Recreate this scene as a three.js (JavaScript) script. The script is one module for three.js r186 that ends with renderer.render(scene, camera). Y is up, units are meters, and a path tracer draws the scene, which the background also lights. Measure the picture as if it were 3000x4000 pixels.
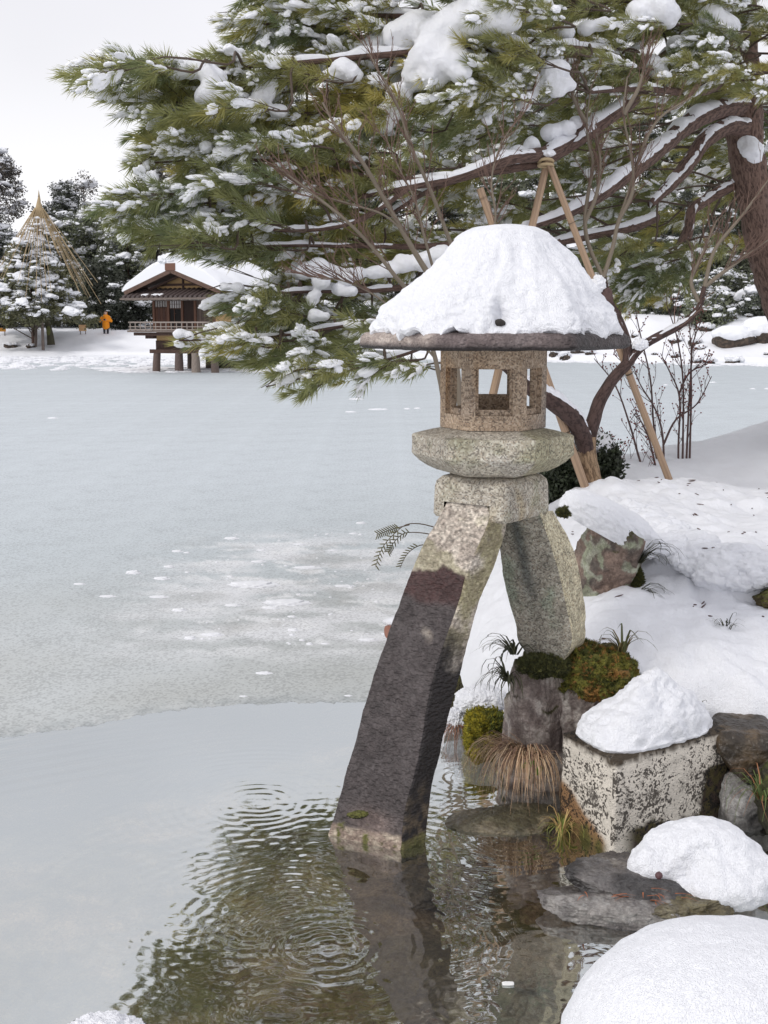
import * as THREE from 'three';
import { mergeGeometries, mergeVertices, toCreasedNormals } from 'three/addons/utils/BufferGeometryUtils.js';
import { ImprovedNoise } from 'three/addons/math/ImprovedNoise.js';
import { MarchingCubes } from 'three/addons/objects/MarchingCubes.js';
import { Brush, Evaluator, SUBTRACTION } from 'three-bvh-csg';

// ---------------------------------------------------------------- camera, sky, sun, exposure
const scene = new THREE.Scene();
const F = 4600, HOR = 1265, EYE = 2.5;                 // focal length and horizon of a 3000 x 4000 picture; eye height over the pond
const PITCH = Math.atan((2000 - HOR) / F);
const camera = new THREE.PerspectiveCamera(THREE.MathUtils.radToDeg(2 * Math.atan(2000 / F)), 0.75, 0.1, 900);
camera.position.set(0, EYE, 0);
camera.rotation.x = -PITCH;
const renderer = new THREE.WebGLRenderer({ antialias: true });
renderer.toneMapping = THREE.LinearToneMapping;
renderer.toneMappingExposure = 1.04;
renderer.shadowMap.enabled = true;
renderer.setSize(768, 1024);

const noise3 = new ImprovedNoise();
const nz = (x, y, z) => noise3.noise(x + 31.7, y + 17.3, z + 53.1);
function fbm(x, y, z, o = 4) { let a = 0, w = 0.5, f = 1; for (let i = 0; i < o; i++) { a += w * nz(x * f, y * f, z * f); w *= 0.5; f *= 2.03; } return a; }
{
  const W = 512, H = 256, d = new Float32Array(W * H * 4);
  for (let j = 0; j < H; j++) for (let i = 0; i < W; i++) {
    const up = ((j + 0.5) / H - 0.5) * Math.PI, ro = ((i + 0.5) / W - 0.5) * 2 * Math.PI, y = Math.sin(up), x = Math.cos(ro) * Math.cos(up), z = Math.sin(ro) * Math.cos(up);
    const e = Math.max(0, y), t = THREE.MathUtils.smoothstep(e, 0.05, 0.30);
    const c = fbm(x * 2.2, y * 5, z * 2.2, 5);
    let l = THREE.MathUtils.lerp(1.03, 0.84, t) * (1 + 0.26 * c * t);
    if (y < 0) l = 0.6;
    const o = (j * W + i) * 4;
    d[o] = l * 0.985; d[o + 1] = l * 0.985; d[o + 2] = l * THREE.MathUtils.lerp(1.01, 1.045, t); d[o + 3] = 1;
  }
  const sky = new THREE.DataTexture(d, W, H, THREE.RGBAFormat, THREE.FloatType);
  sky.mapping = THREE.EquirectangularReflectionMapping; sky.magFilter = THREE.LinearFilter; sky.needsUpdate = true;
  scene.background = sky; scene.environment = sky;
}
const sun = new THREE.DirectionalLight(new THREE.Color(1, 0.96, 0.90), 1.25);
sun.position.set(-22, 22, 9); sun.target.position.set(0, 0, -8);
sun.castShadow = true; sun.shadow.radius = 24; sun.shadow.mapSize.set(2048, 2048);
Object.assign(sun.shadow.camera, { left: -40, right: 40, top: 40, bottom: -40, near: 1, far: 160 });
scene.add(sun, sun.target);

// ---------------------------------------------------------------- helpers
const V = (x, y, z) => new THREE.Vector3(x, y, z), { lerp, clamp, smoothstep } = THREE.MathUtils;
let seed = 7;
const rng = (s) => { let a = s | 0; return () => { a = (a + 0x6d2b79f5) | 0; let t = Math.imul(a ^ (a >>> 15), 1 | a); t = (t + Math.imul(t ^ (t >>> 7), 61 | t)) ^ t; return ((t ^ (t >>> 14)) >>> 0) / 4294967296; }; };
const cs = Math.cos(PITCH), sn = Math.sin(PITCH);
function ray(px, py) { const x = (px - 1500) / F, y = -(py - 2000) / F; return V(x, y * cs - sn, -(y * sn + cs)); }
const A = (px, py, D) => { const r = ray(px, py); return r.multiplyScalar(-D / r.z).add(V(0, EYE, 0)); };          // on the ray of a picture point, D metres ahead
const G = (px, py, h = 0) => { const r = ray(px, py); return r.multiplyScalar((h - EYE) / r.y).add(V(0, EYE, 0)); }; // where that ray meets the level h
const used = {};
function numbered(n) { used[n] = (used[n] ?? -1) + 1; return used[n] ? n + '_' + String(used[n]).padStart(3, '0') : n; }
function shade(o) { o.castShadow = o.receiveShadow = true; return o; }
function thing(name, label, category, pos = V(0, 0, 0), group) {
  const o = new THREE.Group(); o.name = numbered(name); o.position.copy(pos); scene.add(o);
  o.userData = { label, category }; if (group) o.userData.group = group; return o;
}
function part(name, geo, mat, parent, extra) { const m = shade(new THREE.Mesh(geo, mat)); m.name = name; parent.add(m); if (extra) Object.assign(m.userData, extra); return m; }
function struct(name, geo, mat) { const m = shade(new THREE.Mesh(geo, mat)); m.name = name; m.userData.kind = 'structure'; scene.add(m); return m; }
function instances(name, geo, mat, list, parent, extra) {   // list of {m: Matrix4, c?: Color}
  const im = shade(new THREE.InstancedMesh(geo, mat, list.length)); im.name = name;
  list.forEach((e, i) => { im.setMatrixAt(i, e.m); if (e.c) im.setColorAt(i, e.c); });
  im.userData = { kind: 'stuff', ...extra }; parent.add(im); return im;
}
const local = (geo, o) => geo.translate(-o.position.x, -o.position.y, -o.position.z);

// textures
const hash = (x, y, s) => { let h = Math.imul(x, 374761393) + Math.imul(y, 668265263) + Math.imul(s, 974711) | 0; h = Math.imul(h ^ (h >>> 13), 1274126177); return ((h ^ (h >>> 16)) >>> 0) / 4294967296; };
function tn(u, v, p, s) { // tiling value noise, period p cells
  const x = u * p, y = v * p, x0 = Math.floor(x), y0 = Math.floor(y), a = x - x0, b = y - y0, sx = a * a * (3 - 2 * a), sy = b * b * (3 - 2 * b), m = (k) => ((k % p) + p) % p;
  return lerp(lerp(hash(m(x0), m(y0), s), hash(m(x0 + 1), m(y0), s), sx), lerp(hash(m(x0), m(y0 + 1), s), hash(m(x0 + 1), m(y0 + 1), s), sx), sy);
}
const tf = (u, v, p, s, o = 4) => { let a = 0, w = 0.5; for (let i = 0; i < o; i++) { a += w * tn(u, v, p << i, s + i); w *= 0.5; } return a; };
function tnA(u, v, px, py, s) { // anisotropic tiling noise
  const x = u * px, y = v * py, x0 = Math.floor(x), y0 = Math.floor(y), a = x - x0, b = y - y0, sx = a * a * (3 - 2 * a), sy = b * b * (3 - 2 * b), m = (k, p) => ((k % p) + p) % p;
  return lerp(lerp(hash(m(x0, px), m(y0, py), s), hash(m(x0 + 1, px), m(y0, py), s), sx), lerp(hash(m(x0, px), m(y0 + 1, py), s), hash(m(x0 + 1, px), m(y0 + 1, py), s), sx), sy);
}
function tex(size, fn, rep = 1, gray = false) {
  const d = new Float32Array(size * size * 4);
  for (let j = 0; j < size; j++) for (let i = 0; i < size; i++) { const c = fn((i + 0.5) / size, (j + 0.5) / size), o = (j * size + i) * 4; if (gray) d[o] = d[o + 1] = d[o + 2] = c; else { d[o] = c[0]; d[o + 1] = c[1]; d[o + 2] = c[2]; } d[o + 3] = 1; }
  const b = new Uint8Array(d.length); for (let i = 0; i < d.length; i++) b[i] = clamp(Math.round((gray || i % 4 === 3 ? d[i] : Math.pow(clamp(d[i], 0, 1), 1 / 2.2)) * 255), 0, 255);
  const t = new THREE.DataTexture(b, size, size, THREE.RGBAFormat); t.wrapS = t.wrapT = THREE.RepeatWrapping; t.magFilter = THREE.LinearFilter; t.repeat.set(rep, rep);
  if (!gray) t.colorSpace = THREE.SRGBColorSpace; t.needsUpdate = true; return t;
}
const mixc = (a, b, t) => [lerp(a[0], b[0], t), lerp(a[1], b[1], t), lerp(a[2], b[2], t)];
const mul = (a, k) => [a[0] * k, a[1] * k, a[2] * k];
const ss = (x, a, b) => { const t = clamp((x - a) / (b - a), 0, 1); return t * t * (3 - 2 * t); };

const graniteMap = tex(512, (u, v) => {
  const a = tn(u, v, 44, 1), b = tn(u, v, 60, 2), c = tf(u, v, 6, 3), d = tn(u, v, 90, 8);
  let k = mixc([0.70, 0.66, 0.61], [0.98, 0.96, 0.92], ss(a, 0.42, 0.75));
  k = mixc(k, [0.30, 0.28, 0.265], ss(b, 0.58, 0.78) * 0.85);
  k = mixc(k, [0.80, 0.60, 0.44], ss(d, 0.7, 0.9) * 0.4);
  return mul(k, 0.82 + 0.36 * c);
}, 1 / 0.36);
const graniteBump = tex(512, (u, v) => 0.55 * tn(u, v, 60, 2) + 0.3 * tf(u, v, 24, 5) + 0.3 * tf(u, v, 5, 6), 1 / 0.36, true);
const hammerBump = tex(512, (u, v) => { const w = u + 0.03 * tn(u, v, 8, 21), q = v + 0.02 * tn(u, v, 8, 22); return 0.55 * tnA(w, q, 26, 44, 11) + 0.3 * tnA(w, q, 52, 84, 12) + 0.2 * tf(u, v, 6, 13); }, 1 / 0.46, true);
const stoneMap = tex(512, (u, v) => { const a = tf(u, v, 7, 31), b = tf(u, v, 30, 35), c = tn(u, v, 80, 36); return mul(mixc([0.62, 0.58, 0.56], [1, 0.98, 0.95], ss(a * 0.5 + b * 0.5, 0.3, 0.65)), 0.75 + 0.4 * c); }, 1 / 0.5);
const stoneBump = tex(512, (u, v) => 0.6 * tf(u, v, 6, 41, 5) + 0.4 * Math.abs(tf(u, v, 12, 45, 4) - 0.47) * 3, 1 / 0.5, true);
const lichenMap = tex(1024, (u, v) => {
  const w = u + 0.012 * (tn(u, v, 40, 52) - 0.5), q = v + 0.012 * (tn(u, v, 40, 53) - 0.5);
  const a = tn(w, q, 62, 51) * 0.6 + tnA(w, q, 130, 90, 54) * 0.4, b = tf(u, v, 5, 55);
  return mixc([0.60, 0.56, 0.50], [0.075, 0.065, 0.055], Math.max(ss(a + (b - 0.47) * 0.9, 0.60, 0.69), 0.75 * ss(tn(w, q, 150, 58) * 0.6 + tn(u, v, 24, 59) * 0.5 + (b - 0.47) * 0.6, 0.72, 0.82))).map((x) => x * (0.78 + 0.22 * tn(u, v, 150, 57) + 0.25 * tf(u, v, 9, 60)));
}, 1 / 0.6);
const snowBump = tex(1024, (u, v) => 0.34 * tf(u, v, 9, 61, 4) + 0.3 * tf(u, v, 40, 66, 3) + 0.36 * tn(u, v, 240, 69), 1 / 0.7, true);
const barkMap = tex(512, (u, v) => { const a = tnA(u, v, 18, 6, 71) * 0.45 + tnA(u, v, 44, 16, 72) * 0.33 + tn(u, v, 90, 73) * 0.22; return mixc([0.42, 0.36, 0.33], [1, 0.93, 0.88], ss(a, 0.28, 0.62)); }, 1);
const barkBump = tex(512, (u, v) => tnA(u, v, 18, 6, 71) * 0.45 + tnA(u, v, 44, 16, 72) * 0.33 + tn(u, v, 90, 73) * 0.22, 1, true);
const woodMap = tex(256, (u, v) => mul([1, 0.96, 0.92], 0.55 + 0.6 * (tnA(u, v, 30, 3, 81) * 0.6 + tnA(u, v, 80, 5, 82) * 0.4)), 1);
const iceMap = tex(1024, (u, v) => { const a = tn(u, v, 150, 91) * 0.5 + tn(u, v, 90, 92) * 0.35 + tf(u, v, 5, 93) * 0.3; return mul([1, 1, 1], lerp(0.74, 1.16, ss(a, 0.3, 0.8))); }, 1 / 1.7);
const mossBump = tex(256, (u, v) => tn(u, v, 34, 95) * 0.6 + tn(u, v, 70, 96) * 0.4, 1 / 0.25, true);
const mossMap = tex(256, (u, v) => mul([1, 1, 1], 0.35 + 0.95 * (tn(u, v, 34, 95) * 0.55 + tn(u, v, 70, 96) * 0.45)), 1 / 0.25);

const std = (o) => new THREE.MeshStandardMaterial({ roughness: 0.85, ...o });
const C = (r, g, b) => new THREE.Color().setRGB(r, g, b);
const M = {
  snow: std({ color: C(0.86, 0.87, 0.91), roughness: 0.92, bumpMap: snowBump, bumpScale: 0.011 }),
  snowFar: std({ color: C(0.86, 0.87, 0.905), roughness: 0.95 }),
  granite: std({ map: graniteMap, bumpMap: graniteBump, bumpScale: 0.005, vertexColors: true }),
  darkLeg: std({ map: stoneMap, bumpMap: hammerBump, bumpScale: 0.017, vertexColors: true, roughness: 0.62 }),
  stone: std({ map: stoneMap, bumpMap: stoneBump, bumpScale: 0.02, vertexColors: true }),
  wetStone: std({ map: stoneMap, bumpMap: stoneBump, bumpScale: 0.02, vertexColors: true, roughness: 0.45 }),
  lichen: std({ map: lichenMap, bumpMap: graniteBump, bumpScale: 0.006, vertexColors: true }),
  moss: std({ map: mossMap, bumpMap: mossBump, bumpScale: 0.02, vertexColors: true, roughness: 1 }),
  pineBark: std({ map: barkMap, bumpMap: barkBump, bumpScale: 0.02, color: C(0.19, 0.13, 0.108) }),
  limbBark: std({ map: barkMap, bumpMap: barkBump, bumpScale: 0.012, color: C(0.15, 0.10, 0.084) }),
  twigBark: std({ color: C(0.085, 0.06, 0.045) }),
  mapleBark: std({ map: barkMap, bumpMap: barkBump, bumpScale: 0.006, color: C(0.085, 0.055, 0.05) }),
  mapleTrunk: std({ map: barkMap, bumpMap: barkBump, bumpScale: 0.008, color: C(0.34, 0.25, 0.16) }),
  saplingBark: std({ color: C(0.20, 0.165, 0.125) }),
  twigRed: std({ color: C(0.16, 0.10, 0.078) }),
  twigDark: std({ color: C(0.10, 0.06, 0.055) }),
  pole: std({ map: woodMap, color: C(0.46, 0.33, 0.23), roughness: 0.7 }),
  rope: std({ color: C(0.10, 0.075, 0.05) }),
  straw: std({ color: C(0.42, 0.32, 0.19) }),
  needle: new THREE.MeshPhysicalMaterial({ color: C(1, 1, 1), roughness: 0.75, transmission: 0.42 }),
  leaf: std({ color: C(1, 1, 1), roughness: 0.6 }),
  darkWood: std({ map: woodMap, color: C(0.085, 0.05, 0.04) }),
  greyWood: std({ map: woodMap, color: C(0.20, 0.165, 0.15) }),
  ochre: std({ color: C(0.48, 0.31, 0.15), roughness: 0.95 }),
  paper: std({ color: C(0.72, 0.70, 0.68) }),
  dark: std({ color: C(0.015, 0.012, 0.011) }),
  tile: std({ color: C(0.10, 0.075, 0.07), roughness: 0.6 }),
};

// geometry helpers
function boxUV(geo, k = 1) { // metres, by the dominant axis of each face
  const g = geo.index ? geo.toNonIndexed() : geo, p = g.attributes.position, uv = new Float32Array(p.count * 2), a = V(), b = V(), c = V();
  for (let i = 0; i < p.count; i += 3) {
    a.fromBufferAttribute(p, i); b.fromBufferAttribute(p, i + 1); c.fromBufferAttribute(p, i + 2);
    const n = b.clone().sub(a).cross(c.clone().sub(a)), x = Math.abs(n.x), y = Math.abs(n.y), z = Math.abs(n.z);
    [a, b, c].forEach((q, j) => { const o = (i + j) * 2; if (y > x && y > z) { uv[o] = q.x; uv[o + 1] = q.z; } else if (x > z) { uv[o] = q.z + 0.37; uv[o + 1] = q.y; } else { uv[o] = q.x; uv[o + 1] = q.y; } uv[o] *= k; uv[o + 1] *= k; });
  }
  g.setAttribute('uv', new THREE.BufferAttribute(uv, 2)); return g;
}
function paint(geo, fn) { // vertex colours; fn(position, normal) -> [r, g, b]
  const p = geo.attributes.position, n = geo.attributes.normal, c = new Float32Array(p.count * 3), a = V(), b = V();
  for (let i = 0; i < p.count; i++) { a.fromBufferAttribute(p, i); if (n) b.fromBufferAttribute(n, i); const k = typeof fn === 'function' ? fn(a, b, i) : fn; c.set(k, i * 3); }
  geo.setAttribute('color', new THREE.BufferAttribute(c, 3)); return geo;
}
function grid(nu, nv, fn, closedU = false) { // indexed surface
  const pos = [], uv = [], idx = [], cu = closedU ? nu : nu + 1;
  for (let j = 0; j <= nv; j++) for (let i = 0; i < cu; i++) { const p = fn(i / nu, j / nv); pos.push(p.x, p.y, p.z); uv.push(i / nu, j / nv); }
  for (let j = 0; j < nv; j++) for (let i = 0; i < nu; i++) { const a = j * cu + i, b = j * cu + (i + 1) % cu, c = a + cu, d = b + cu; idx.push(a, b, c, b, d, c); }
  const g = new THREE.BufferGeometry(); g.setAttribute('position', new THREE.Float32BufferAttribute(pos, 3)); g.setAttribute('uv', new THREE.Float32BufferAttribute(uv, 2)); g.setIndex(idx); g.computeVertexNormals(); return g;
}
function icoBase(detail) { const g = new THREE.IcosahedronGeometry(1, detail); g.deleteAttribute('normal'); g.deleteAttribute('uv'); return mergeVertices(g, 1e-5); }
const icos = {};
// a lump: superellipsoid of the given radii, cut by random planes, roughened; around the origin
function blob({ r, e = 2, detail = 18, cuts = 0, cutMin = 0.62, amp = 0.05, freq = 3, fine = 0, fineFreq = 14, s = 1, yaw = 0, flat = null, shape = null }) {
  icos[detail] ??= icoBase(detail);
  const g = icos[detail].clone(), p = g.attributes.position, R = rng(s * 7919 + 13), planes = [], v = V();
  for (let i = 0; i < cuts; i++) planes.push([V(R() * 2 - 1, R() * 1.6 - 0.8, R() * 2 - 1).normalize(), lerp(cutMin, 0.95, R())]);
  const co = Math.cos(yaw), si = Math.sin(yaw), rm = Math.max(...r), [f0, f1, f2] = r.map((x) => Math.max(0.35, x / rm) * freq);
  for (let i = 0; i < p.count; i++) {
    v.fromBufferAttribute(p, i);
    v.multiplyScalar(1 / Math.pow(Math.abs(v.x) ** e + Math.abs(v.y) ** e + Math.abs(v.z) ** e, 1 / e));
    for (const [n, o] of planes) { const d = v.dot(n) - o; if (d > 0) v.addScaledVector(n, -d); }
    const k = 1 + (amp / rm) * 2 * fbm(v.x * f0 + s * 3.1, v.y * f1, v.z * f2 - s * 1.7, 4) + (fine ? (fine / rm) * 2 * fbm(v.x * f0 * fineFreq / freq + s, v.y * f1 * fineFreq / freq, v.z * f2 * fineFreq / freq, 3) : 0);
    v.multiplyScalar(k);
    if (shape) shape(v);
    v.set(v.x * r[0], v.y * r[1], v.z * r[2]);
    if (flat !== null && v.y < flat) v.y = flat + (v.y - flat) * 0.08;
    p.setXYZ(i, v.x * co + v.z * si, v.y, -v.x * si + v.z * co);
  }
  g.computeVertexNormals(); return g;
}
function tube(pts, radii, seg = 6, sub = 4, rough = 0) { // tapered tube along a Catmull-Rom curve
  const cv = new THREE.CatmullRomCurve3(pts, false, 'centripetal'), n = Math.max(2, (pts.length - 1) * sub), fr = [], rad = (t) => { const x = t * (radii.length - 1), i = Math.min(radii.length - 2, Math.floor(x)); return lerp(radii[i], radii[i + 1], x - i); };
  let nrm = null; const pos = [], uv = [], idx = []; let len = 0, prev = null;
  for (let j = 0; j <= n; j++) {
    const t = j / n, p = cv.getPoint(t), tg = cv.getTangent(t);
    if (!nrm) nrm = Math.abs(tg.y) < 0.9 ? V(0, 1, 0) : V(1, 0, 0);
    nrm = nrm.clone().addScaledVector(tg, -nrm.dot(tg)).normalize(); const bi = tg.clone().cross(nrm);
    if (prev) len += p.distanceTo(prev); prev = p;
    for (let i = 0; i <= seg; i++) { const a = (i / seg) * Math.PI * 2, r = rad(t) * (1 + rough * 2 * fbm(p.x * 6 + Math.cos(a), p.y * 6 + Math.sin(a), p.z * 6, 3)); const q = p.clone().addScaledVector(nrm, Math.cos(a) * r).addScaledVector(bi, Math.sin(a) * r); pos.push(q.x, q.y, q.z); uv.push((i / seg) * Math.max(1, Math.round(radii[0] * 16)), len * 3.2); }
  }
  for (let j = 0; j < n; j++) for (let i = 0; i < seg; i++) { const a = j * (seg + 1) + i, b = a + 1, c = a + seg + 1, d = c + 1; idx.push(a, b, c, b, d, c); }
  const g = new THREE.BufferGeometry(); g.setAttribute('position', new THREE.Float32BufferAttribute(pos, 3)); g.setAttribute('uv', new THREE.Float32BufferAttribute(uv, 2)); g.setIndex(idx); g.computeVertexNormals(); return g;
}
function snowStrip(pts, radii, thick, s = 1, cover = 1) { // snow lying along the top of a limb
  const cv = new THREE.CatmullRomCurve3(pts, false, 'centripetal'), n = (pts.length - 1) * 14, seg = 8, rad = (t) => { const x = t * (radii.length - 1), i = Math.min(radii.length - 2, Math.floor(x)); return lerp(radii[i], radii[i + 1], x - i); };
  return grid(seg, n, (u, t) => {
    const p = cv.getPoint(t), tg = cv.getTangent(t), side = V(-tg.z, 0, tg.x).normalize(), r = rad(t), k = clamp(0.62 + 1.5 * fbm(p.x * 3.1 + s, p.y * 3, p.z * 3, 3) + (cover - 0.7), 0, 1.15) * ss(t, 0, 0.03) * ss(1 - t, 0, 0.03);
    const a = Math.PI * (u * 1.0), h = thick * k, nn = 1 + 0.25 * nz(p.x * 22 + u * 3, p.y * 22, p.z * 22);
    return p.clone().addScaledVector(side, Math.cos(a) * (r * 0.92 * Math.min(1, k * 3)) * nn).add(V(0, r * 0.45 * Math.min(1, k * 2) + Math.sin(a) * (h + r * 0.35) * nn * Math.min(1, k * 3) - (k < 0.02 ? r : 0), 0));
  });
}
const box = (w, h, d, x = 0, y = 0, z = 0) => new THREE.BoxGeometry(w, h, d).translate(x, y, z);
function bar(a, b, r, seg = 6, r2 = r) { const d = b.clone().sub(a), g = new THREE.CylinderGeometry(r2, r, d.length(), seg); g.applyQuaternion(new THREE.Quaternion().setFromUnitVectors(V(0, 1, 0), d.clone().normalize())); const m = a.clone().add(b).multiplyScalar(0.5); return g.translate(m.x, m.y, m.z); }
const merge = (l) => { const q = l.map((g) => (g.index ? g.toNonIndexed() : g.clone())); for (const g of q) for (const k of Object.keys(g.attributes)) if (!q.every((o) => o.attributes[k])) g.deleteAttribute(k); return mergeGeometries(q, false); };

// soft snow: balls melted together. balls: [[centre, radius], ...]; squash flattens them
function melt(balls, { k = 0.03, squash = 0.7, res = 36, rough = 0.012, freq = 9, s = 0 } = {}) {
  const b = new THREE.Box3(); for (const [c, r] of balls) b.expandByPoint(V(c.x - r, c.y - r * squash, c.z - r)).expandByPoint(V(c.x + r, c.y + r * squash, c.z + r));
  const cen = b.getCenter(V()), size = Math.max(...b.getSize(V()).toArray()) * 0.5 * 1.14 + rough * 2, mc = new MarchingCubes(res, M.snow, false, false, 90000), h = res / 2, p = V(); mc.isolation = 0;
  for (let z = 0; z < res; z++) for (let y = 0; y < res; y++) for (let x = 0; x < res; x++) {
    p.set((x - h) / h * size + cen.x, (y - h) / h * size + cen.y, (z - h) / h * size + cen.z); let d = null;
    for (const [c, r] of balls) { const e = Math.hypot(p.x - c.x, (p.y - c.y) / squash, p.z - c.z) - r; if (d === null) d = e; else { const t = clamp(0.5 + 0.5 * (e - d) / k, 0, 1); d = lerp(e, d, t) - k * t * (1 - t); } }
    if (Math.abs(d) < size * 0.3) d += 2 * rough * fbm(p.x * freq + s, p.y * freq, p.z * freq, 3); mc.field[x + y * res + z * res * res] = -d;
  }
  mc.update(); const n = mc.count, P = new Float32Array(n * 3), N = new Float32Array(n * 3);
  for (let i = 0; i < n; i++) for (let c = 0; c < 3; c++) { P[i * 3 + c] = mc.positionArray[i * 3 + c] * size + cen.getComponent(c); N[i * 3 + c] = mc.normalArray[i * 3 + c]; }
  const g = new THREE.BufferGeometry(); g.setAttribute('position', new THREE.BufferAttribute(P, 3)); g.setAttribute('normal', new THREE.BufferAttribute(N, 3)); return g;
}

// ---------------------------------------------------------------- the pond: bed, open water, ice
{
  const g = grid(220, 200, (u, v) => { const x = lerp(-7, 8, u), z = lerp(-0.8, -10, v), deep = ss(x, 1.2, -2.5); return V(x, -0.26 - 0.5 * deep + 0.16 * fbm(x * 1.3, 3, z * 1.3, 5) + 0.03 * fbm(x * 7, 9, z * 7, 3), z); });
  paint(g, (p) => { const a = fbm(p.x * 1.6, 1, p.z * 1.6, 4), b = fbm(p.x * 9, 4, p.z * 9, 3); return mul(mixc([0.30, 0.245, 0.13], [0.56, 0.42, 0.25], ss(a + 0.3 * b, -0.15, 0.3)), 0.8 + 0.8 * Math.max(0, b + 0.2)); });
  struct('pond_bed', boxUV(g), M.stone);

  // ripples as a map of slopes: rings spread from where drops fall, plus the long train that runs along the edge of the ice
  const N = 1536, X0 = -3.6, X1 = 3.2, Z0 = -9, Z1 = -3.1, d = new Float32Array(N * N * 4);
  const rings = [[1270, 3700, 0.085, 118, 0.50], [1080, 3560, 0.05, 105, 0.5], [1000, 3130, 0.06, 110, 0.42], [1330, 3400, 0.05, 96, 0.5], [2010, 3270, 0.075, 125, 0.26], [1800, 3040, 0.06, 110, 0.32], [2330, 3800, 0.045, 120, 0.32], [1100, 3960, 0.06, 100, 0.45], [1750, 3680, 0.03, 130, 0.3], [1900, 3900, 0.03, 120, 0.3], [700, 3500, 0.03, 90, 0.4]].map(([px, py, am, k, fall]) => { const p = G(px, py); return [p.x, p.z, am * 1.3, k, fall]; });
  const train = G(1500, 4700);
  const slope = (x, z) => {
    let sx = 0, sz = 0;
    const wx = x + 0.035 * nz(x * 2.4, 1, z * 2.4) + 0.006 * nz(x * 14, 2, z * 14), wz = z + 0.035 * nz(x * 2.4, 7, z * 2.4) + 0.006 * nz(x * 14, 5, z * 14);
    for (const [cx, cz, a, k, f] of rings) { const dx = wx - cx, dz = wz - cz, r = Math.hypot(dx, dz) + 1e-4, w = a * Math.exp(-r / f) * Math.min(1, r * 6) * (0.7 + 0.6 * nz(cx * 9 + dx / r * 1.5, dz / r * 1.5, cz)), s = Math.cos(r * k * (1 - 0.10 * r)) * w * (0.35 + 0.65 * ss(nz(wx * 4 + cx, 3, wz * 4), -0.35, 0.2)); sx += s * dx / r; sz += s * dz / r; }
    const dx = x - train.x, dz = z - train.z, r = Math.hypot(dx, dz), q = Math.atan2(dx, -dz), w = 0.10 * ss(q, -0.26, -0.5) * Math.exp(-(((r - 4.35) / 0.55) ** 2)); const s = Math.cos(r * 46 + 2 * nz(q * 5, 1, 2)) * w * (0.6 + 0.8 * nz(q * 6, r * 2, 3)); sx += s * dx / r; sz += s * dz / r;
    const c = 0.010 * ss(z, -7.2, -5.4) * (0.4 + ss(x, -1.6, -0.4)); sx += c * 2.4 * fbm(x * 9, 2, z * 24, 3) * 0.6; sz += c * 2.4 * fbm(x * 9, 5, z * 30, 3) * 1.3; const ed = ss(x, X0, X0 + 0.4) * ss(x, X1, X1 - 0.4) * ss(z, Z0, Z0 + 0.4) * ss(z, Z1, Z1 - 0.4);
    sx += 0.002 * nz(x * 2, 1, z * 5); sz += 0.004 * nz(x * 2, 3, z * 5);
    return [sx * ed, sz * ed];
  };
  for (let j = 0; j < N; j++) for (let i = 0; i < N; i++) {
    const x = lerp(X0, X1, (i + 0.5) / N), z = lerp(Z1, Z0, (j + 0.5) / N), [sx, sz] = slope(x, z), l = 1 / Math.hypot(sx, sz, 1), o = (j * N + i) * 4;
    d[o] = 0.5 - 0.5 * sx * l; d[o + 1] = 0.5 + 0.5 * sz * l; d[o + 2] = 0.5 + 0.5 * l; d[o + 3] = 1;
  }
  const t = new THREE.DataTexture(d, N, N, THREE.RGBAFormat, THREE.FloatType); t.magFilter = THREE.LinearFilter; t.needsUpdate = true;
  const w = new THREE.PlaneGeometry(15, 9.2, 1, 1).rotateX(-Math.PI / 2).translate(0.5, 0, -5.4), wp = w.attributes.position; for (let i = 0; i < 4; i++) w.attributes.uv.setXY(i, (wp.getX(i) - X0) / (X1 - X0), (wp.getZ(i) - Z1) / (Z0 - Z1));
  struct('pond_water', w, std({ color: C(0.92, 0.975, 0.985), metalness: 1, roughness: 0.03, transparent: true, opacity: 0.62, normalMap: t }));
}
const ICE = 0.0025;
const iceEdge = (() => { const k = [[-4000, 3060], [-900, 2960], [0, 2875], [300, 2835], [600, 2778], [900, 2752], [1200, 2744], [1500, 2738], [1800, 2730], [2400, 2700], [6000, 2600]]; return (px) => { let i = 0; while (i < k.length - 2 && px > k[i + 1][0]) i++; const py = lerp(k[i][1], k[i + 1][1], clamp((px - k[i][0]) / (k[i + 1][0] - k[i][0]), 0, 1)) + 14 * fbm(px / 70, 1, 2, 4) + 6 * nz(px / 11, 4, 1); return -G(1500, py).z; }; })();
const drifts = [];
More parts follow.
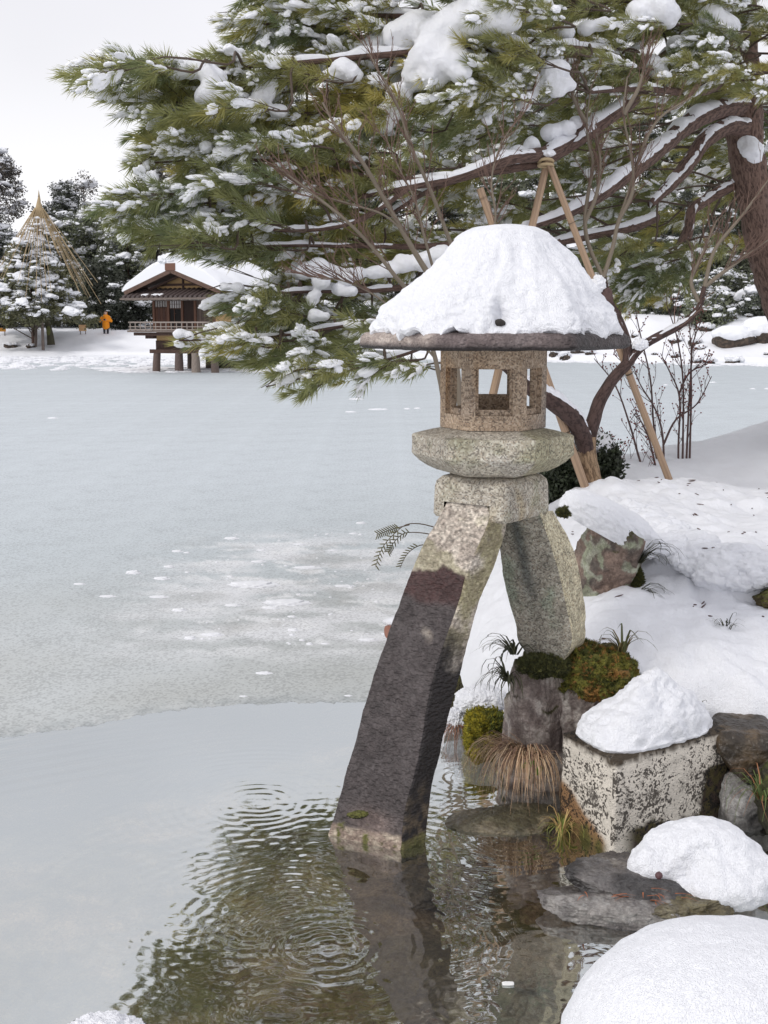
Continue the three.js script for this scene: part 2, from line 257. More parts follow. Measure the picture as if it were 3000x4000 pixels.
{
  const px0 = -2600, px1 = 5600, nu = 640, nv = 330;
  const P = (u, v) => { const px = lerp(px0, px1, u), D0 = iceEdge(px), D = D0 * Math.pow(135 / D0, v); return V((px - 1500) / F * D, lerp(0.0003, ICE, ss(D - D0, 0, 0.25)), -D); };
  const g = grid(nu, nv, P);
  paint(g, (p) => {
    const D = -p.z, x = p.x;
    let c = mixc([0.545, 0.595, 0.615], [0.59, 0.64, 0.67], ss(D, 9, 22));
    const near = ss(D, 13, 8), q = ss(fbm(x * 0.5, 1, D * 0.5, 4), -0.25, 0.35);
    c = mixc(c, mixc([0.50, 0.51, 0.485], [0.60, 0.625, 0.625], q), near * 0.8);
    const rim = D - iceEdge(1500 + x / D * F); c = mixc(c, mixc([0.38, 0.41, 0.415], [0.56, 0.58, 0.575], ss(fbm(x * 9, 3, D * 9, 4), -0.2, 0.2)), ss(rim, 0.30, 0.0) * 0.8);
    const zone = ss(x, -2.9, -1.2) * ss(D, 14.6, 12.8) * ss(D, 8.3, 9.3), m = fbm(x * 1.6, 5, D * 1.1, 5);
    c = mixc(c, [0.82, 0.83, 0.85], zone * ss(fbm(x * 1.1, 5, D * 2.3, 5), -0.14, 0.16) * 0.92); c = mixc(c, [0.86, 0.87, 0.88], zone * ss(fbm(x * 2.2 + 7, 5, D * 4.6, 4), 0.06, 0.2) * 0.95);
    c = mixc(c, [0.44, 0.44, 0.42], zone * ss(-m, 0.05, 0.3) * 0.5);
    const st = fbm(x * 0.05, 2, D * 1.1, 4); c = mul(c, 1 + 0.10 * st * ss(D, 12, 30));
    return c;
  });
  const p = g.attributes.position, uv = g.attributes.uv; for (let i = 0; i < p.count; i++) uv.setXY(i, p.getX(i), p.getZ(i));
  struct('pond_ice', g, std({ map: iceMap, vertexColors: true, roughness: 0.5, bumpMap: iceMap, bumpScale: 0.003 }));
}

// ---------------------------------------------------------------- near snow bank
function tps(pts) { // thin-plate spline through [x, z, h]
  const n = pts.length, m = n + 3, a = [], U = (r2) => (r2 < 1e-9 ? 0 : r2 * Math.log(r2));
  for (let i = 0; i < n; i++) { const r = new Array(m + 1).fill(0); for (let j = 0; j < n; j++) r[j] = U((pts[i][0] - pts[j][0]) ** 2 + (pts[i][1] - pts[j][1]) ** 2); r[i] += 0.02; r[n] = 1; r[n + 1] = pts[i][0]; r[n + 2] = pts[i][1]; r[m] = pts[i][2]; a.push(r); }
  for (let k = 0; k < 3; k++) { const r = new Array(m + 1).fill(0); for (let j = 0; j < n; j++) r[j] = k === 0 ? 1 : pts[j][k - 1]; a.push(r); }
  for (let c = 0; c < m; c++) { let b = c; for (let r = c + 1; r < m; r++) if (Math.abs(a[r][c]) > Math.abs(a[b][c])) b = r; [a[c], a[b]] = [a[b], a[c]]; for (let r = 0; r < m; r++) if (r !== c) { const f = a[r][c] / a[c][c]; if (f) for (let k = c; k <= m; k++) a[r][k] -= f * a[c][k]; } }
  const w = a.map((r, i) => r[m] / r[i]);
  return (x, z) => { let s = w[n] + w[n + 1] * x + w[n + 2] * z; for (let j = 0; j < n; j++) s += w[j] * U((x - pts[j][0]) ** 2 + (z - pts[j][1]) ** 2); return s; };
}
const ctl = (l) => l.map(([px, py, D]) => { const p = A(px, py, D); return [p.x, p.z, p.y]; });
const lowH = tps(ctl([[1760, 2850, 7.05], [1850, 2600, 7.5], [1950, 2300, 8.5], [1980, 2150, 9.3], [2300, 2400, 6.9], [2500, 2450, 6.6], [2700, 2500, 6.4], [2600, 2690, 6.1], [2760, 2790, 5.95], [2920, 2740, 5.95], [3250, 2700, 6.0], [2950, 2600, 6.25], [2950, 2420, 6.7], [3300, 2380, 6.9], [2550, 2260, 7.2], [2450, 2150, 7.6], [2850, 2340, 7.0], [2250, 2600, 6.3], [2350, 2060, 8.4], [2300, 1990, 9.4], [2200, 1965, 10.4], [2450, 2050, 8.6], [2000, 2100, 10.6]]));
const upH = tps(ctl([[2200, 2000, 9.6], [2300, 1905, 10.4], [2600, 1893, 10.8], [2900, 1908, 10.8], [3200, 1905, 10.8], [2950, 2000, 9.2], [2700, 2000, 9.0], [2500, 2010, 9.0], [2600, 2080, 8.2], [2850, 2160, 7.2], [2720, 2130, 7.6], [3100, 2150, 7.3], [3400, 2150, 7.3], [2500, 1893, 11.6], [2700, 1900, 11.7], [2950, 1915, 11.7], [2420, 1800, 12.2], [2560, 1775, 12.8], [2700, 1738, 13.2], [2880, 1690, 13.6], [3000, 1650, 13.7], [3300, 1600, 13.8], [2420, 1792, 13.6], [2700, 1760, 14.8], [3000, 1680, 15.2], [2050, 2080, 10.2], [2000, 2120, 11.2]]));
const stepLine = ctl([[1900, 2010, 12.5], [2200, 1960, 10.9], [2420, 2000, 9.4], [2540, 2080, 8.4], [2640, 2160, 7.7], [2700, 2235, 7.25], [2800, 2290, 7.05], [3000, 2320, 7.0], [3500, 2330, 7.0]]).map(([x, z]) => [x, z]);
const shoreLine = [[1700, 1960, 13.6], [1640, 2200, 12.2], [1700, 2400, 10.2], [1740, 2700, 8.0], [1745, 2870, 7.05], [1960, 2900, 6.85], [2060, 2960, 6.45], [2300, 3100, 6.0], [2560, 3150, 5.85], [2780, 3150, 5.85], [3000, 3160, 5.8], [3600, 3160, 5.8], [5200, 3160, 5.8]].map(([px, , D]) => [(px - 1500) / F * D, -D]);
shoreLine.push([9, -16.8], [6.4, -16.6], [4.8, -16.2], [3.5, -15.6], [2.2, -14.8], [1.2, -14.4], [0.75, -14.2]);
function polyDist(x, z, l, closed) { // distance, and the side (+ on the left of an open line) or inside
  let d = 1e9, sgn = 1, ins = false; const n = closed ? l.length : l.length - 1;
  for (let i = 0; i < n; i++) {
    const [ax, az] = l[i], [bx, bz] = l[(i + 1) % l.length], ux = bx - ax, uz = bz - az, t = clamp(((x - ax) * ux + (z - az) * uz) / (ux * ux + uz * uz), 0, 1), e = Math.hypot(x - ax - ux * t, z - az - uz * t);
    if (e < d) { d = e; sgn = Math.sign(ux * (z - az) - uz * (x - ax)) || 1; }
    if ((az > z) !== (bz > z) && x < ((bx - ax) * (z - az)) / (bz - az) + ax) ins = !ins;
  }
  return closed ? (ins ? d : -d) : d * sgn;
}
function bankH(x, z) {
  const wob = 0.10 * fbm(x * 2.3, 4, z * 2.3, 4), st = polyDist(x, z, stepLine) + wob * 0.9, sh = polyDist(x, z, shoreLine, true) + wob * 1.2;
  const up = ss(-st, -0.05, 0.10);
  let h = lerp(lowH(x, z), upH(x, z), up);
  h = Math.max(h, 0.05);
  const far = ss(-z, 10.4, 12);
  h += (0.11 * fbm(x * 1.9, 1, z * 1.9, 4) + 0.06 * fbm(x * 5.5, 2, z * 5.5, 4)) * lerp(1, 0.45, far) + 0.016 * Math.max(0, fbm(x * 15, 3, z * 15, 3) + 0.1) * lerp(1, 0.4, far);
  h += 0.07 * Math.exp(-((st / 0.16) ** 2)) * (0.5 + 1.6 * fbm(x * 5, 8, z * 5, 3)) * (1 - far);
  const e = clamp(sh / lerp(0.30, 0.6, far), -1, 1); // rounded edge towards the water
  return e <= 0 ? -0.35 + Math.max(-0.6, sh) * 0.5 : lerp(-0.35, h, Math.sqrt(1 - (1 - e) ** 2));
}
{
  const g = grid(360, 480, (u, v) => { const x = lerp(0.1, 8.5, Math.pow(u, 1.25)), z = -lerp(5.5, 17.2, Math.pow(v, 1.35)); return V(x, bankH(x, z), z); });
  const R = rng(61), lumps = [g];
  for (let i = 0; i < 95; i++) { // crumbled snow along the shelf and where it has slid
    const ledge = true, k = 2.4 + R() * 4.4, a = stepLine[Math.floor(k)], c2 = stepLine[Math.floor(k) + 1] ?? a, f = k % 1, q = A(2300 + R() * 800, 2420 + R() * 420, lerp(6.9, 6.0, R()));
    const x = ledge ? lerp(a[0], c2[0], f) + (R() - 0.5) * 0.2 : q.x, z = ledge ? lerp(a[1], c2[1], f) + (R() - 0.75) * 0.16 : q.z, r = ledge ? lerp(0.05, 0.15, R()) : lerp(0.02, 0.08, R() * R()), y = ledge ? lerp(lowH(x, z), upH(x, z), lerp(0.45, 0.85, R())) : bankH(x, z) - 0.1 * r;
    if (y > 0.3) lumps.push(blob({ r: [r * 1.2, r * 0.75, r], amp: r * 0.3, freq: 2, fine: r * 0.10, fineFreq: 7, detail: 9, s: 700 + i }).translate(x, y, z));
  }
  struct('snow_bank', boxUV(merge(lumps)), M.snow);
}

// ---------------------------------------------------------------- far banks
const shoreD = (x) => (x < 0 ? 86 - 0.2 * x : 86 - 0.5 * x) + 0.8 * fbm(x * 0.25, 1, 3, 4);
function farH(x, z) {
  const s = -z - shoreD(x), r = ss(x, 4, 16);
  if (s < 0) return -0.4;
  return 0.42 * Math.sqrt(Math.min(1, s / 0.5)) + lerp(1.55, 2.3, r) * ss(s, 0.3, lerp(7, 9, r)) + 0.07 * Math.max(0, s - 7) * lerp(0.4, 1.3, r) + 0.4 * fbm(x * 0.3, 2, z * 0.3, 4) * ss(s, 0.5, 3) + 0.10 * fbm(x * 1.7, 4, z * 1.7, 3);
}
{
  const g = grid(420, 120, (u, v) => { const x = lerp(-75, 75, u), D = shoreD(x) - 0.4 + 190 * Math.pow(v, 3); return V(x, farH(x, -D), -D); });
  struct('far_bank', boxUV(g), M.snowFar);
}
{ // the sheet that everything stands on, out to the horizon
  const g = new THREE.RingGeometry(0.5, 850, 64, 4).rotateX(-Math.PI / 2).translate(0, -1.6, 0);
  struct('ground', g, M.snowFar);
}

// ---------------------------------------------------------------- the stone lantern
const LD = 5.85, LX = (1925 - 1500) / F * LD, hy = (py, D = LD) => A(1500, py, D).y, wpx = (n, D = LD) => n / F * D;
const hexR = (phi, p = 26) => { let s = 0; for (let k = 0; k < 6; k++) { const c = Math.cos(phi - k * Math.PI / 3); if (c > 0) s += c ** p; } return 1 / s ** (1 / p); }; // rounded hexagon of apothem 1, a flat side at phi = 0
function hexSolid(profile, yaw, nPhi = 96, rough = 0.004, p = 26) { // profile: [apothem, y] from top centre to bottom centre
  const fine = [];
  profile.forEach((q, i) => { if (!i) { fine.push(q); return; } const a = profile[i - 1], n = Math.max(1, Math.ceil(Math.hypot(q[0] - a[0], q[1] - a[1]) / 0.02)); for (let k = 1; k <= n; k++) fine.push([lerp(a[0], q[0], k / n), lerp(a[1], q[1], k / n)]); });
  return grid(nPhi, fine.length - 1, (u, v) => {
    const [a, y] = fine[Math.round(v * (fine.length - 1))], phi = -u * Math.PI * 2, R = a * hexR(phi, p);
    const q = V(Math.sin(phi + yaw) * R, y, Math.cos(phi + yaw) * R), k = 1 + (rough * 2 * fbm(q.x * 9, q.y * 9, q.z * 9, 4)) / Math.max(0.1, a);
    q.x *= k; q.z *= k; q.y += rough * fbm(q.x * 7, 3, q.z * 7, 3); return q;
  }, true);
}
const lantern = thing('stone_lantern', 'two legged granite lantern with snow covered roof standing in the open water', 'stone lantern', V(LX, 0, -LD));
{
  const at = V(0, 0, 0), yaw = -0.07;
  const tint = (base, spots) => (p, n) => { let c = base; const a = fbm(p.x * 5 + 3, p.y * 5, p.z * 5, 4); c = mul(c, 1 + 0.4 * a); for (const [col, f, s, lo, hi] of spots) c = mixc(c, col, ss(fbm(p.x * f + s, p.y * f, p.z * f - s, 4), lo, hi)); return c; };
  const tanT = tint([0.56, 0.45, 0.35], [[[0.28, 0.24, 0.22], 4, 5, 0.12, 0.35], [[0.58, 0.38, 0.22], 5, 9, 0.1, 0.35]]);
  const greyT = tint([0.57, 0.545, 0.49], [[[0.36, 0.36, 0.27], 4, 2, 0.08, 0.35], [[0.56, 0.54, 0.5], 5, 11, 0.1, 0.3]]);
  // roof: a low six-sided pyramid with a thick rim, mostly under snow
  const rimT = hy(1304), rimB = hy(1361), ra = 0.575;
  const roof = hexSolid([[0.001, hy(1120)], [0.12, hy(1130)], [0.48, hy(1290)], [ra - 0.02, rimT + 0.004], [ra, rimT - 0.016], [ra + 0.006, rimB + 0.012], [ra - 0.014, rimB], [0.3, rimB + 0.012], [0.001, rimB + 0.014]], yaw + 0.02, 240, 0.006, 60);
  const rim = part('roof', boxUV(paint(roof, (p) => { const pale = ss(-p.x + 0.3 * fbm(p.x * 4, p.y * 4, p.z * 4, 3), 0.30, 0.42) * ss(p.y, rimB + 0.02, rimB + 0.035); const g = 1 + 0.9 * fbm(p.x * 8, p.y * 8, p.z * 8, 3); return mixc(mixc(mul([0.20, 0.165, 0.165], g), mul([0.04, 0.032, 0.033], g), Math.max(ss(p.y, rimB + 0.034, rimB + 0.012), ss(p.x + 0.2 * p.y * 0, 0.12, 0.35) * 0.8)), [0.56, 0.49, 0.45], pale); })), M.darkLeg, lantern, { label: 'dark hexagonal stone roof slab' });  // darker along the lower edge and towards the right, pale on the left
  // snow on it: rounded six-sided heap from the outline, lumpy, with an uneven hem
  const prof = [[0, 876], [60, 880], [115, 890], [152, 910], [196, 952], [244, 1004], [278, 1040], [325, 1080], [380, 1132], [438, 1196], [470, 1240], [488, 1270], [494, 1284], [490, 1296], [468, 1306], [380, 1308], [0, 1306]];
  const snow = grid(300, 190, (u, v) => {
    const phi = -u * Math.PI * 2, x = Math.min(v * 1.02, 1) * (prof.length - 1), i = Math.min(prof.length - 2, Math.floor(x)), f = x - i, R0 = lerp(prof[i][0], prof[i + 1][0], f), py = lerp(prof[i][1], prof[i + 1][1], f);
    const k = 1, lean = wpx(42) * ss(py, 1230, 1000); // the top has slumped a little to the right
    const hex = lerp(1, hexR(phi, 20) / hexR(Math.PI / 6, 20), ss(py, 940, 1200));
    let R = wpx(R0) * k * hex, y = hy(py);
    const q = V(Math.sin(phi + yaw) * R + lean, y, Math.cos(phi + yaw) * R);
    const body = ss(R0, 30, 180);
    const n1 = fbm(q.x * 3.2, q.y * 3.2, q.z * 3.2, 4), n2 = fbm(q.x * 10, q.y * 7, q.z * 10, 4), n3 = Math.abs(fbm(q.x * 17, q.y * 9 + 4, q.z * 17, 3)), low = ss(py, 1080, 1260);
    let dr = 0.07 * n1 + 0.05 * ss(py, 900, 1000) * fbm(Math.sin(phi) * 3.5 + 4, q.y * 1.6, Math.cos(phi) * 3.5, 4) + lerp(0.018, 0.034, low) * n2 + lerp(0.008, 0.04, low) * (n3 - 0.14) + 0.008 * fbm(q.x * 26, q.y * 26, q.z * 26, 2);
    const ax = q.x - (-0.02), ay = y - hy(1238); // a hollow on the front, above the hem
    const pit = Math.exp(-((ax / 0.030) ** 2) - ((ay / (ay > 0 ? 0.075 : 0.03)) ** 2)) * (Math.cos(phi) > 0.6 ? 1 : 0);
    dr -= pit * 0.055;
    const hem = ss(py, 1215, 1316);
    q.y += 0.03 * n1 * ss(200, R0, 0) + hem * 0.105 * fbm(Math.sin(phi) * 5.5 + 7, Math.cos(phi) * 5.5, 2, 5) - hem * 0.012;
    dr += hem * 0.04 * fbm(Math.sin(phi) * 7, Math.cos(phi) * 7, 9, 4);
    q.x += Math.sin(phi + yaw) * dr * body; q.z += Math.cos(phi + yaw) * dr * body;
    return q;
  }, true);
  const hat = part('snow_cap', boxUV(snow), M.snow, rim, { label: 'thick heap of snow on the lantern roof' });
  part('roof_knob', blob({ r: [0.026, 0.018, 0.03], amp: 0.004, detail: 8, s: 3 }).translate(-0.022, hy(1262), 0.49), std({ color: C(0.03, 0.025, 0.022) }), rim, { label: 'dark bare bit of stone showing through the snow' });

  // fire box: hexagonal stone chamber with a framed window through every side
  const ev = new Evaluator(); ev.attributes = ['position', 'normal'];
  const brush = (g) => { g.deleteAttribute('uv'); const b = new Brush(g.index ? g.toNonIndexed() : g); b.updateMatrixWorld(true); return b; };
  const fT = rimB + 0.03, fB = hy(1668), ap = wpx(178), fy = yaw - 0.0;
  const hexPrism = (a, y0, y1, ry) => new THREE.CylinderGeometry(a / Math.cos(Math.PI / 6), a / Math.cos(Math.PI / 6), y1 - y0, 6).rotateY(Math.PI / 6 + ry).translate(0, (y0 + y1) / 2, 0);
  let fb = ev.evaluate(brush(hexPrism(ap, fB, fT, fy)), brush(hexPrism(ap - 0.055, hy(1612), fT - 0.07, fy)), SUBTRACTION);
  for (let k = 0; k < 6; k++) {
    const a = fy + k * Math.PI / 3, w = k % 3 ? 0.126 : 0.148, y0 = k === 3 ? hy(1548) : hy(1590), y1 = hy(1437), frame = new THREE.BoxGeometry(w + 0.03, hy(1434) - hy(1612), 0.05).translate(0, (hy(1434) + hy(1612)) / 2, ap).rotateY(a), hole = new THREE.BoxGeometry(w, y1 - y0, 0.16).translate(0, (y0 + y1) / 2, ap).rotateY(a);
    fb = ev.evaluate(fb, brush(frame), SUBTRACTION); fb = ev.evaluate(fb, brush(hole), SUBTRACTION);
  }
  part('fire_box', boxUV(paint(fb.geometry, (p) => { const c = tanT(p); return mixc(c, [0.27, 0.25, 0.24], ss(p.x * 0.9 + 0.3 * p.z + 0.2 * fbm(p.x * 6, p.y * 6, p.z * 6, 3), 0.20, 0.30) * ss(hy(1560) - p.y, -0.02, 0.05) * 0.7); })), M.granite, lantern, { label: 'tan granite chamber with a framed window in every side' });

  // middle platform
  const q = (px, py) => [wpx(px), hy(py)];
  const plat = toCreasedNormals(hexSolid([[0.001, hy(1664)], q(160, 1667), q(205, 1676), q(250, 1688), q(270, 1694), q(275, 1700), q(276, 1768), q(272, 1776), q(250, 1799), q(222, 1820), q(190, 1836), q(150, 1846), [0.001, hy(1846)]], -0.10, 216, 0.0035, 140), 0.35);
  part('platform', boxUV(paint(plat, (p, n) => { const c = greyT(p), t = Math.atan2(p.x, p.z) + 0.10; return t > 0.53 && t < 2 ? mixc(c, mul([0.50, 0.48, 0.34], 0.8 + c[0] * 0.4), 0.75) : t < -0.53 ? mul(c, 0.9) : mul(c, 1.14); })), M.granite, lantern, { label: 'grey hexagonal granite platform' });  // facet contrast painted in as light and shade: front lighter, left darker, right olive

  // square block under it, notched for the front leg
  const al = 0.66, cb = Math.cos(al), sb = Math.sin(al), bw = 0.215, bT = hy(1845), bB = hy(2012);
  const N1 = V(-sb, 0, cb), U1 = V(cb, 0, sb); // outward normal of the left-hand face, and the direction to the right along it
  let bl = grid(128, 40, (u, v) => {
    const phi = u * Math.PI * 2, c = Math.cos(phi), s = Math.sin(phi), e = 14, R = 1 / (Math.abs(c) ** e + Math.abs(s) ** e) ** (1 / e);
    const prof2 = [[0.001, bT], [bw - 0.07, bT], [bw - 0.028, bT - 0.012], [bw - 0.006, bT - 0.035], [bw, bT - 0.065], [bw + 0.004, bB + 0.02], [bw - 0.004, bB + 0.004], [bw - 0.02, bB], [0.001, bB]], x = v * (prof2.length - 1), i = Math.min(prof2.length - 2, Math.floor(x)), a = lerp(prof2[i][0], prof2[i + 1][0], x - i), y = lerp(prof2[i][1], prof2[i + 1][1], x - i);
    return U1.clone().multiplyScalar(c * R * a).addScaledVector(N1, -s * R * a).add(V(0, y + 0.004 * fbm(c * 3, y * 9, s * 3, 3), 0));
  }, true);
  bl.deleteAttribute('uv');
  const notch = new THREE.BoxGeometry(0.268, 0.166, 0.17).rotateY(Math.atan2(N1.x, N1.z)).translate(N1.x * 0.17 + U1.x * -0.006, hy(1955) - 0.074, N1.z * 0.17 + U1.z * -0.006);
  const block = ev.evaluate(brush(bl), brush(notch), SUBTRACTION);
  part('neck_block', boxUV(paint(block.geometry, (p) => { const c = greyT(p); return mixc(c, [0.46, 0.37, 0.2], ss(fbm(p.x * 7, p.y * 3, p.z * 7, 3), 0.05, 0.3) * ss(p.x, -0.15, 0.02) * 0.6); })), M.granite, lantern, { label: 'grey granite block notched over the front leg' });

  // legs: lofted from the corner lines seen in the picture, each at its own distance
  const col = (l) => l.map(([px, py, D]) => A(px, py, D).sub(lantern.position));
  function loft(FL, FR, RB, colour, mat, name, label, extra = 0, rnd = 0.014) {
    const cur = [FL, FR, RB].map((l) => new THREE.CatmullRomCurve3(l, false, 'centripetal')), nv = 400, per = 200;
    const cap = (v) => v;
    const g = grid(per, nv, (u, v0) => {
      const v = clamp((v0 - 0.02) / 0.96, 0, 1), [a, b, c] = cur.map((k) => k.getPoint(v)), d = a.clone().add(c).sub(b), cor = [a, b, c, d], s = ((u * 4 + 0.5) % 4), k = Math.floor(s), f = s - k;
      const p0 = cor[k], p1 = cor[(k + 1) % 4], L = p0.distanceTo(p1), rr = Math.min(0.45, rnd / L), m = a.clone().add(b).add(c).add(d).multiplyScalar(0.25);
      const q = p0.clone().lerp(p1, f); // pull the corners in
      const e = Math.min(f, 1 - f); if (e < rr) q.lerp(m, (1 - e / rr) ** 2 * rnd * 0.55 / q.distanceTo(m));
      if (v0 <= 0.001 || v0 >= 0.999) return m.lerp(q, 0.02);
      const rough = 0.004 * fbm(q.x * 12, q.y * 12, q.z * 12, 3) + extra * 0.012 * fbm(q.x * 5, q.y * 5, q.z * 5, 3);
      return q.addScaledVector(q.clone().sub(m).normalize(), rough * 2);
    }, true);
    const idx = Array.from({ length: (nv + 1) * per }, (_, i) => [((i % per) / per * 4 + 0.5) % 4, Math.floor(i / per) / nv]);
    paint(g, (p, n, i) => colour(p, idx[i][0], idx[i][1], p.clone().add(lantern.position)));
    const uv = g.attributes.uv; for (let i = 0; i < uv.count; i++) uv.setXY(i, idx[i][0] * 0.36, -g.attributes.position.getY(i)); // metres round the leg and down it
    // the seam of the ring: repeat the texture by box mapping instead
    return part(name, boxUV(g), mat, lantern, { label });
  }
  const down = (l, k = 0.28) => { const a = l[l.length - 2], b = l[l.length - 1]; return [...l, b.clone().addScaledVector(b.clone().sub(a), k)]; };
  const ends = [[1276, 3262], [1569, 3325], [1666, 3289]].map(([x, y]) => -G(x, y).z);
  const onFace = (x, y, off) => { let lo = 5, hi = 7; for (let i = 0; i < 40; i++) { const m = (lo + hi) / 2; if (A(x, y, m).sub(lantern.position).dot(N1) > off) lo = m; else hi = m; } return lo; }; // where a sight line meets the plane of the block's left-hand face
  const lst = (l, off, D1) => { const n = l.length, D0 = onFace(l[0][0], l[0][1], off); return col(l.map(([x, y]) => [x, y, lerp(D0, D1, (y - l[0][1]) / (l[n - 1][1] - l[0][1]))])); };
  const FLp = lst([[1742, 1958], [1722, 1998], [1629, 2171], [1574, 2312], [1466, 2605], [1374, 2931], [1303, 3180], [1276, 3262]], bw - 0.012, ends[0]);
  const FRp = lst([[1903, 1972], [1914, 2022], [1829, 2225], [1802, 2334], [1694, 2659], [1634, 2985], [1590, 3148], [1569, 3325]], bw - 0.012, ends[1]);
  const RBp = lst([[1984, 1990], [1987, 2041], [1949, 2171], [1873, 2366], [1808, 2605], [1732, 2898], [1688, 3093], [1666, 3289]], bw - 0.16, ends[2]);
  const pyOf = (w) => { const d = w.clone().sub(V(0, EYE, 0)); return 2000 - F * ((d.y * cs - d.z * sn) / -(d.y * sn + d.z * cs)); };
  loft(down(FLp), down(FRp), down(RBp), (p, side, v, w) => {
    const n = fbm(p.x * 6, p.y * 6, p.z * 6, 4), m = fbm(p.x * 20, p.y * 20, p.z * 20, 3), y = p.y;
    const grain = fbm(p.x * 62, p.y * 62, p.z * 62, 2), tone = mul([0.66, 0.60, 0.53], (1 + 0.3 * n) * (1 + 1.6 * grain)), wet = mul([0.082, 0.069, 0.071], 1 + 0.5 * m), red = [0.07, 0.033, 0.032], crust = mixc([0.36, 0.28, 0.23], [0.60, 0.52, 0.42], ss(m, -0.1, 0.25)), mossy = [0.14, 0.14, 0.03];
    const yb = hy(2235, 5.6) - 0.10 * (p.x + 0.35);                                  // where the wet stain ends
    const right = side >= 1 && side < 2;                                               // the face turned to the bank
    let c;
    if (!right) {
      const k = ss(yb + 0.06 * n * 2 + 0.02 * m - y, -0.012, 0.02), k2 = ss(yb - 0.14 + 0.05 * n - y, -0.02, 0.03);
      c = mixc(mixc(tone, [0.40, 0.38, 0.24], ss(n + 0.4 * ss(yb + 0.2 - y, 0, 0.2), 0.15, 0.4) * 0.7), mixc(red, wet, k2), k);
      const spot = Math.exp(-(((p.y - hy(2480, 5.55)) / 0.03) ** 2) - (((w.x - A(1672, 2480, 5.5).x) / 0.028) ** 2)); c = mixc(c, [0.42, 0.37, 0.32], clamp(spot + m * 1.2 - 0.25, 0, 1) * Math.min(1, spot * 3));
      c = mixc(c, crust, ss(0.07 + 0.05 * n - y, 0, 0.03)); c = mixc(c, [0.34, 0.26, 0.24], Math.exp(-(((y - 0.105) / 0.05) ** 2) - (((w.x + 0.06) / 0.09) ** 2)) * 0.8);
      c = mixc(c, mossy, ss(fbm(p.x * 16, p.y * 16, p.z * 16, 3), 0.12, 0.25) * ss(0.10 - y, 0, 0.04));
    } else {
      const k = ss(hy(2470, 5.6) + 0.12 * n * 2 - y + (1.5 - side) * 0.10, -0.06, 0.16);
      c = mixc(mixc(tone, [0.36, 0.33, 0.17], ss(n, -0.2, 0.2) * 0.8), [0.022, 0.017, 0.018], k);
      c = mixc(c, [0.17, 0.13, 0.085], ss(0.26 + 0.25 * n - y, 0, 0.12) * ss(m, -0.2, 0.2) * 0.8); c = mixc(c, mossy, ss(0.06 - y + 0.05 * m, 0, 0.03) * 0.6);
    }
    return c;
  }, M.darkLeg, 'front_leg', 'long leaning leg with dark wet stain and a pale top', 0.3);
  const rl = (l, D0, D1) => col(l.map(([x, y]) => [x, y, lerp(D0, D1, (y - 1990) / 570)]));
  const RL = rl([[1935, 2010], [1946, 2120], [1956, 2215], [1981, 2334], [2008, 2421], [2025, 2507], [2062, 2562]], 5.90, 6.10), RM = rl([[2110, 2000], [2150, 2117], [2185, 2225], [2209, 2334], [2229, 2430], [2238, 2515], [2206, 2578]], 5.79, 5.98), RR = rl([[2160, 1995], [2212, 2080], [2252, 2171], [2281, 2330], [2289, 2430], [2276, 2518], [2222, 2562]], 6.0, 6.2);
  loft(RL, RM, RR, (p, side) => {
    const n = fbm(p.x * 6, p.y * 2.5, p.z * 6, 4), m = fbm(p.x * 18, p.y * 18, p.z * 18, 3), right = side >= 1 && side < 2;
    let c = right ? [0.66, 0.62, 0.47] : mixc([0.40, 0.385, 0.34], [0.30, 0.34, 0.28], ss(n, 0, 0.3));  // light and dark facets put into the colour: paler right face, darker others
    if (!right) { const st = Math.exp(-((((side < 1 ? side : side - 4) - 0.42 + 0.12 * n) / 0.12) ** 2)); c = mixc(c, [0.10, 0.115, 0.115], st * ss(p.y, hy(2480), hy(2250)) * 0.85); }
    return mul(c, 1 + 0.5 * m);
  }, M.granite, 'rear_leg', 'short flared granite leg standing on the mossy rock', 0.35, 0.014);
  // moss tuft in the hollow low on the front leg
  const ms = blob({ r: [0.062, 0.016, 0.03], amp: 0.012, freq: 4, detail: 14, s: 5, yaw: -0.6 }).rotateZ(0.30).translate(...A(1398, 3182, 5.40).sub(lantern.position).toArray());
  part('moss_tuft', boxUV(paint(ms, (p, n) => mixc([0.03, 0.028, 0.008], [0.16, 0.16, 0.04], ss(n.y, -0.2, 0.6)))), M.moss, lantern, { label: 'dark green moss low on the front leg' });
}

// ---------------------------------------------------------------- rocks of the near bank
function rockColour(base, alt, { moss = 0, mossCol = [0.15, 0.155, 0.03], wet = -9, lich = 0, pale = 0 } = {}) {
  return (p, n) => {
    const a = fbm(p.x * 5, p.y * 5, p.z * 5, 4), b = fbm(p.x * 17, p.y * 17, p.z * 17, 3); let c = mul(mixc(base, alt, ss(a, -0.12, 0.2)), 1 + 0.7 * b);
    if (pale) c = mixc(c, [0.66, 0.62, 0.58], ss(fbm(p.x * 13, p.y * 7, p.z * 13, 4), 0.02, 0.2) * pale);
    if (lich) c = mixc(c, mixc([0.34, 0.37, 0.27], [0.42, 0.44, 0.36], ss(b, -0.1, 0.1)), ss(fbm(p.x * 9 + 4, p.y * 9, p.z * 9, 2), 0.06, 0.11) * lich);
    if (moss) c = mixc(c, mul(mossCol, 1 + b), ss(n.y + a * 1.6 + moss - 1, -0.1, 0.25));
    return mul(c, lerp(0.45, 1, ss(p.y + 0.08 * a, wet, wet + 0.06)));
  };
}
function rock(name, label, pos, o, colour, mat = M.stone, cat = 'rock') {
  const t = thing(name, label, cat, pos); const g = blob(o).rotateZ(o.tilt ?? 0).translate(pos.x, pos.y, pos.z); paint(g, colour); part('stone', boxUV(local(g, t)), mat, t); return t;
}
